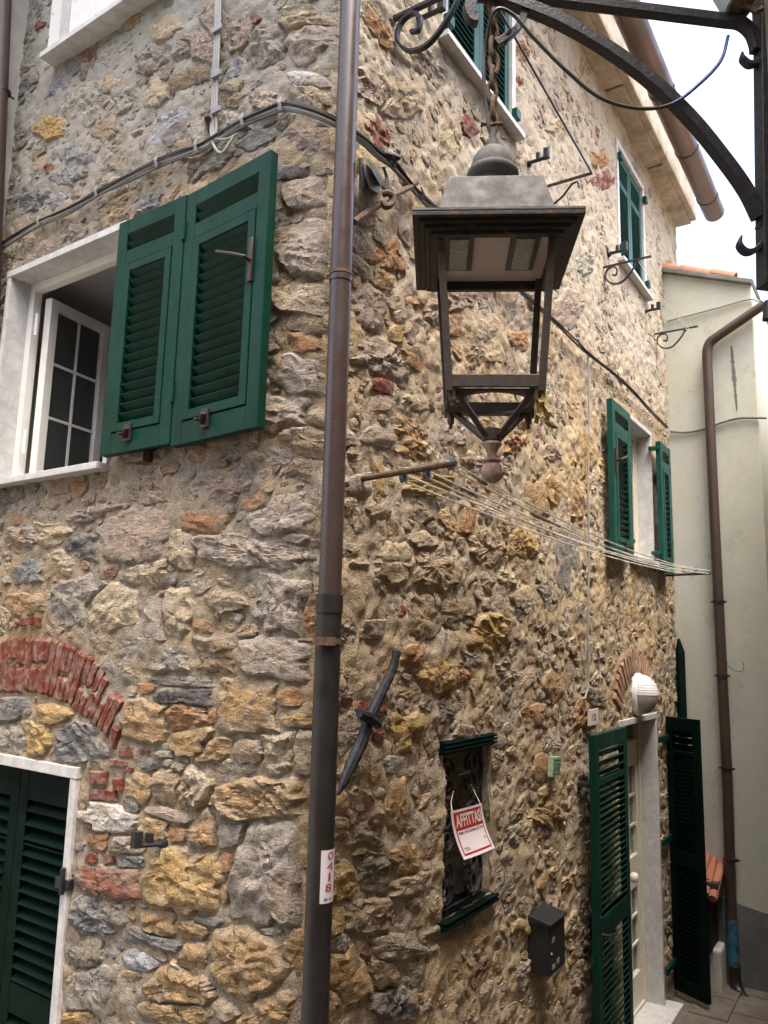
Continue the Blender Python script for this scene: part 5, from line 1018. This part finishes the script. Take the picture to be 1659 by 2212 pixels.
# ---------------------------------------------------------------- lantern
az = R_(3.9); la = np.array([math.cos(az), -math.sin(az), 0]); lb = np.array([math.sin(az), math.cos(az), 0])
LX = np.array([.3185, 2.307, 0.]); lz = lambda z: LX+Z3*z
LT2 = empty('street_lantern', lz(3.28), 'large four sided grey and brown street lantern hanging on a rusty chain', 'lantern')
def fr4(mb, h0, h1, z0, z1):        # square ring between half widths h0 > h1
    for s in ((la, lb), (lb, la)):
        for g_ in (1, -1):
            if s[0] is la: mb.box(LX, la, lb, Z3, -h0, h0, *(sorted((g_*h1, g_*h0))), z0, z1)
            else: mb.box(LX, la, lb, Z3, *(sorted((g_*h1, g_*h0))), -h1, h1, z0, z1)
    return mb
def frustum(mb, h0, z0, h1, z1):
    vs = [LX+la*(x*h0)+lb*(y*h0)+Z3*z0 for x, y in ((-1, -1), (1, -1), (1, 1), (-1, 1))]+[LX+la*(x*h1)+lb*(y*h1)+Z3*z1 for x, y in ((-1, -1), (1, -1), (1, 1), (-1, 1))]
    return mb.add(vs, [(3, 2, 1, 0), (4, 5, 6, 7)]+[(i, (i+1) % 4, 4+(i+1) % 4, 4+i) for i in range(4)])
cor = MB(); fr4(cor, .244, .16, 4.012, 4.020); frustum(cor, .244, 4.021, .178, 4.050); cor.build('cornice_top', M['hood'], LT2, bevel=.002)
cor = MB(); fr4(cor, .243, .225, 3.998, 4.011); fr4(cor, .224, .208, 3.988, 4.010); fr4(cor, .207, .192, 3.976, 4.009); fr4(cor, .191, .170, 3.966, 4.008); cor.build('cornice', M['cornice'], LT2, bevel=.002)
MB().box(LX, la, lb, Z3, -.169, .169, -.169, .169, 3.995, 4.003).build('led_plate', M['panel'], LT2)
for x0, x1 in ((-.150, -.062), (.046, .134)):
    f_ = MB().box(LX, la, lb, Z3, x0, x1, -.145, .085, 3.990, 3.9945).build('led_frame', M['black'], LT2); tag(f_)
    MB().box(LX, la, lb, Z3, x0+.016, x1-.016, -.128, .068, 3.984, 3.9895).build('led_lens', M['led'], f_, bevel=.002)
frustum(MB(), .172, 4.051, .140, 4.183).build('hood', M['hood'], LT2, bevel=.003)
dm = [(.062, 4.184), (.058, 4.195), (.058, 4.250), (.070, 4.254), (.079, 4.262), (.082, 4.272), (.079, 4.282), (.073, 4.288), (.069, 4.291), (.068, 4.305), (.063, 4.325), (.053, 4.343), (.038, 4.357), (.024, 4.364), (.021, 4.366), (.019, 4.392), (.012, 4.395), (.011, 4.43), (.004, 4.435)]
MB().lathe(LX, dm, 36).build('dome', M['dome'], LT2, smooth='auto')
def slant(P0, P1, w0, m, name, par, ex=None):
    t = P1-P0; t /= np.linalg.norm(t); return MB().tube([P0, P1], 1, flat=(ex if ex is not None else la, w0, w0)).build(name, M[m], par, bevel=.0015)
for sx in (-1, 1):
    for sy in (-1, 1):
        slant(LX+la*(sx*.163)+lb*(sy*.163)+Z3*3.995, LX+la*(sx*.131)+lb*(sy*.131)+Z3*3.515, .0105, 'bronze', 'post', LT2)
        MB().tube([LX+la*(sx*.122)+lb*(sy*.122)+Z3*3.535, LX+la*(sx*.122)+lb*(sy*.122)+Z3*3.490], [.014, .010], 8).tube([LX+la*(sx*.122)+lb*(sy*.122)+Z3*3.49, LX+la*(sx*.122)+lb*(sy*.122)+Z3*3.475], .006, 6).build('bolt', M['rust'], LT2, smooth='auto')
        slant(LX+la*(sx*.108)+lb*(sy*.108)+Z3*3.520, LX+la*(sx*.020)+lb*(sy*.020)+Z3*3.415, .008, 'bronze', 'arm', LT2)
bt = MB(); fr4(bt, .139, .128, 3.527, 3.565); bt.build('bottom_frame', M['bronze'], LT2, bevel=.002)
n_ = 48; vs = []
for rr_, z in ((None, 3.526), (.112, 3.526), (.112, 3.518), (None, 3.518)):
    for i in range(n_):
        t = 2*math.pi*i/n_; c_, s_ = math.cos(t), math.sin(t); q = .127/max(abs(c_), abs(s_)) if rr_ is None else rr_; vs.append(LX+la*(c_*q)+lb*(s_*q)+Z3*z)
MB().add(vs, [(k*n_+i, k*n_+(i+1) % n_, ((k+1) % 4)*n_+(i+1) % n_, ((k+1) % 4)*n_+i) for k in range(4) for i in range(n_)]).build('bottom_ring', M['bronze'], LT2)
MB().lathe(LX, [(.022, 3.402), (.029, 3.404), (.029, 3.438), (.022, 3.440), (.018, 3.425)], 24).build('hub', M['bronze'], LT2, smooth='auto')
MB().lathe(LX, [(.026, 3.401), (.030, 3.392), (.019, 3.378), (.014, 3.362), (.015, 3.350), (.028, 3.347), (.029, 3.341), (.020, 3.338), (.029, 3.326), (.033, 3.308), (.030, 3.292), (.022, 3.281), (.008, 3.275)], 28).build('finial', M['pink_stone'], LT2, smooth='auto')
tg = MB(); rs_ = np.random.RandomState(8)
c0_ = LX+la*.128-lb*.118+Z3*3.52
for q in range(9):
    p = c0_+rs_.randn(3)*.006; pts = [p]
    for _ in range(5): p = p+np.array([rs_.randn()*.006, rs_.randn()*.006, -.012-.008*rs_.rand()]); pts.append(p)
    tg.tube(pts, 1, flat=(la, .004+.003*rs_.rand(), .001))
tag(tg.build('yellow_tape', M['leaf']), 'shredded yellow tape caught on the lower right corner of the lantern', 'tape')
# chain
CH2 = empty('lamp_chain', lz(4.42), 'rusty iron chain holding the street lantern', 'chain')
def ring_link(c, ax1, ax2, hl, hw, r):
    pts = []
    for t in np.linspace(0, 2*math.pi, 25): pts.append(c+ax2*(hl*math.sin(t))*(1+.12*abs(math.sin(t)))+ax1*(hw*math.cos(t)))
    return MB().tube(pts, r, 7, cap=False)
z = 4.455; i = 0
dz = Z3+np.array([.0, 0, 0])
while z < 4.93:
    a1 = la if i % 2 == 0 else lb; ring_link(lz(z)+la*(.004*math.sin(i*2.1)), a1*.9+(lb if i % 2 == 0 else la)*.3, dz, .034, .0150, .0078).build('link', M['rust'], CH2, smooth='auto'); z += .054; i += 1
MB().tube([lz(4.452)-la*.034, lz(4.452)+la*.028], .006, 8).lathe(lz(4.452)-la*.034, [(.010, -.004), (.010, .004)], 8, frame=(lb, Z3, la)).build('shackle_pin', M['rust'], CH2, smooth='auto')
# ---------------------------------------------------------------- lamp bracket
BR2 = empty('lamp_bracket', at(1645, 600, 2.42), 'black wrought iron bracket with a curved brace that carries the lantern', 'lamp bracket')
def B2p(x, y): # the bracket stands in one upright plane through the hanging point and the post
    Yw = 2.30+(x-1066)*.12/570; return at(x, y, Yw)
bn = np.cross(B2p(1640, 80)-B2p(1066, 0), Z3); bn[2] = 0; bn /= np.linalg.norm(bn)
def flatbar(pts, hw, ht, name, m='iron', n=60, taper=None):
    P = bez([B2p(*p) for p in pts], n); rr_ = [1]*len(P) if taper is None else list(np.interp(np.linspace(0, 1, len(P)), np.linspace(0, 1, len(taper)), taper))
    return MB().tube(P, rr_, flat=(bn, hw, ht)).build(name, M[m], BR2, bevel=.003)
flatbar([(1085, -22), (1200, -2), (1400, 24), (1560, 44), (1598, 50), (1622, 70), (1632, 95), (1634, 112)], .018, .0175, 'arm')
flatbar([(1034, 45), (1018, 38), (1014, 12), (1030, -12), (1070, -8), (1120, 10), (1200, 42), (1300, 98), (1400, 170), (1490, 255), (1560, 340), (1610, 410), (1640, 470)], .020, .0185, 'brace', n=90, taper=[.8, .9, 1, 1, 1, 1, 1, 1, 1, 1, 1, 1, 1])
MB().tube([B2p(1650, -60), B2p(1655, 300), B2p(1660, 622)], 1, flat=(bn, .026, .028)).build('post', M['iron'], BR2, bevel=.003)
MB().tube([B2p(1659, 650), B2p(1662, 690)], [.012, .022], 10).build('drop', M['iron'], BR2, smooth='auto')
flatbar([(1603, 112), (1604, 128), (1620, 140), (1640, 132), (1652, 112)], .015, .008, 'scroll', taper=[.3, .9, 1, 1, .8])
flatbar([(1602, 508), (1597, 530), (1612, 545), (1632, 540), (1648, 520)], .015, .008, 'scroll', taper=[.3, .9, 1, 1, .8])
flatbar([(1640, 492), (1652, 486), (1664, 492)], .020, .010, 'collar'); flatbar([(1590, 50), (1612, 30), (1612, 8), (1596, 2)], .012, .007, 'scroll', taper=[1, 1, .8, .4])
flatbar([(1140, -30), (1135, 20), (1118, 60), (1090, 84), (1070, 95)], .012, .012, 'hanger'); 
MB().tube(bez([B2p(1108, 62)-bn*.02, B2p(1096, 82)-bn*.02, B2p(1084, 90), B2p(1100, 70)+bn*.01, B2p(1090, 95)], 20), .008, 7).build('cable_tie', M['black'], BR2, smooth='auto')
ccb = bez([B2p(1052, 210)-bn*.01, B2p(1046, 150)-bn*.01, B2p(1050, 95)-bn*.012, B2p(1062, 40)+bn*.03, B2p(1100, 45)+bn*.03, B2p(1150, 100)+bn*.03, B2p(1220, 170)+bn*.03, B2p(1290, 225)+bn*.03, B2p(1370, 247)+bn*.03, B2p(1440, 238)+bn*.03, B2p(1500, 195)+bn*.03, B2p(1550, 140)+bn*.02, B2p(1573, 78)+bn*.0], 130)
kk = int(len(ccb)*.75); o = MB().tube(ccb[:kk+1], .0062, 8).tube([ccb[0], B2p(1056, 260)-bn*.01, lz(4.44)-lb*.01], .006, 8).build('supply_cable', M['cable_dk'], smooth='auto'); tag(o, 'black electric cable looping from the bracket to the lantern chain', 'cable')
o = MB().tube(ccb[kk:], .0060, 8).build('blue_lit_cable', M['blue_lit'], smooth='auto'); tag(o, 'black cable end coloured blue as if lit, hanging under the bracket arm', 'cable')  # rest of the black supply cable, its blue light painted on
# old lamp shade above the arm
sh_c = B2p(1592, 22)+bn*.03; ax3 = np.array([.42, -.25, -.85]); ax3 /= np.linalg.norm(ax3); e1 = np.cross(ax3, r0); e1 /= np.linalg.norm(e1); e2 = np.cross(ax3, e1)
OS = empty('old_lamp_shade', sh_c, 'pale green enamel lamp shade with rusty inside above the bracket arm', 'lamp shade')
MB().lathe(sh_c, [(.052, 0), (.062, -.002), (.060, -.05), (.048, -.12), (.030, -.16), (.024, -.20)], 28, frame=(e1, e2, ax3)).build('shade', M['shade'], OS, smooth='auto')
MB().lathe(sh_c, [(.050, .0015), (.053, .002), (.030, .010), (.012, .014)], 20, frame=(e1, e2, ax3)).tube([sh_c+ax3*.01, sh_c+ax3*.05+r0*.02, sh_c+ax3*.03+r0*.05], .010, 8).build('socket', M['rust'], OS, smooth='auto')
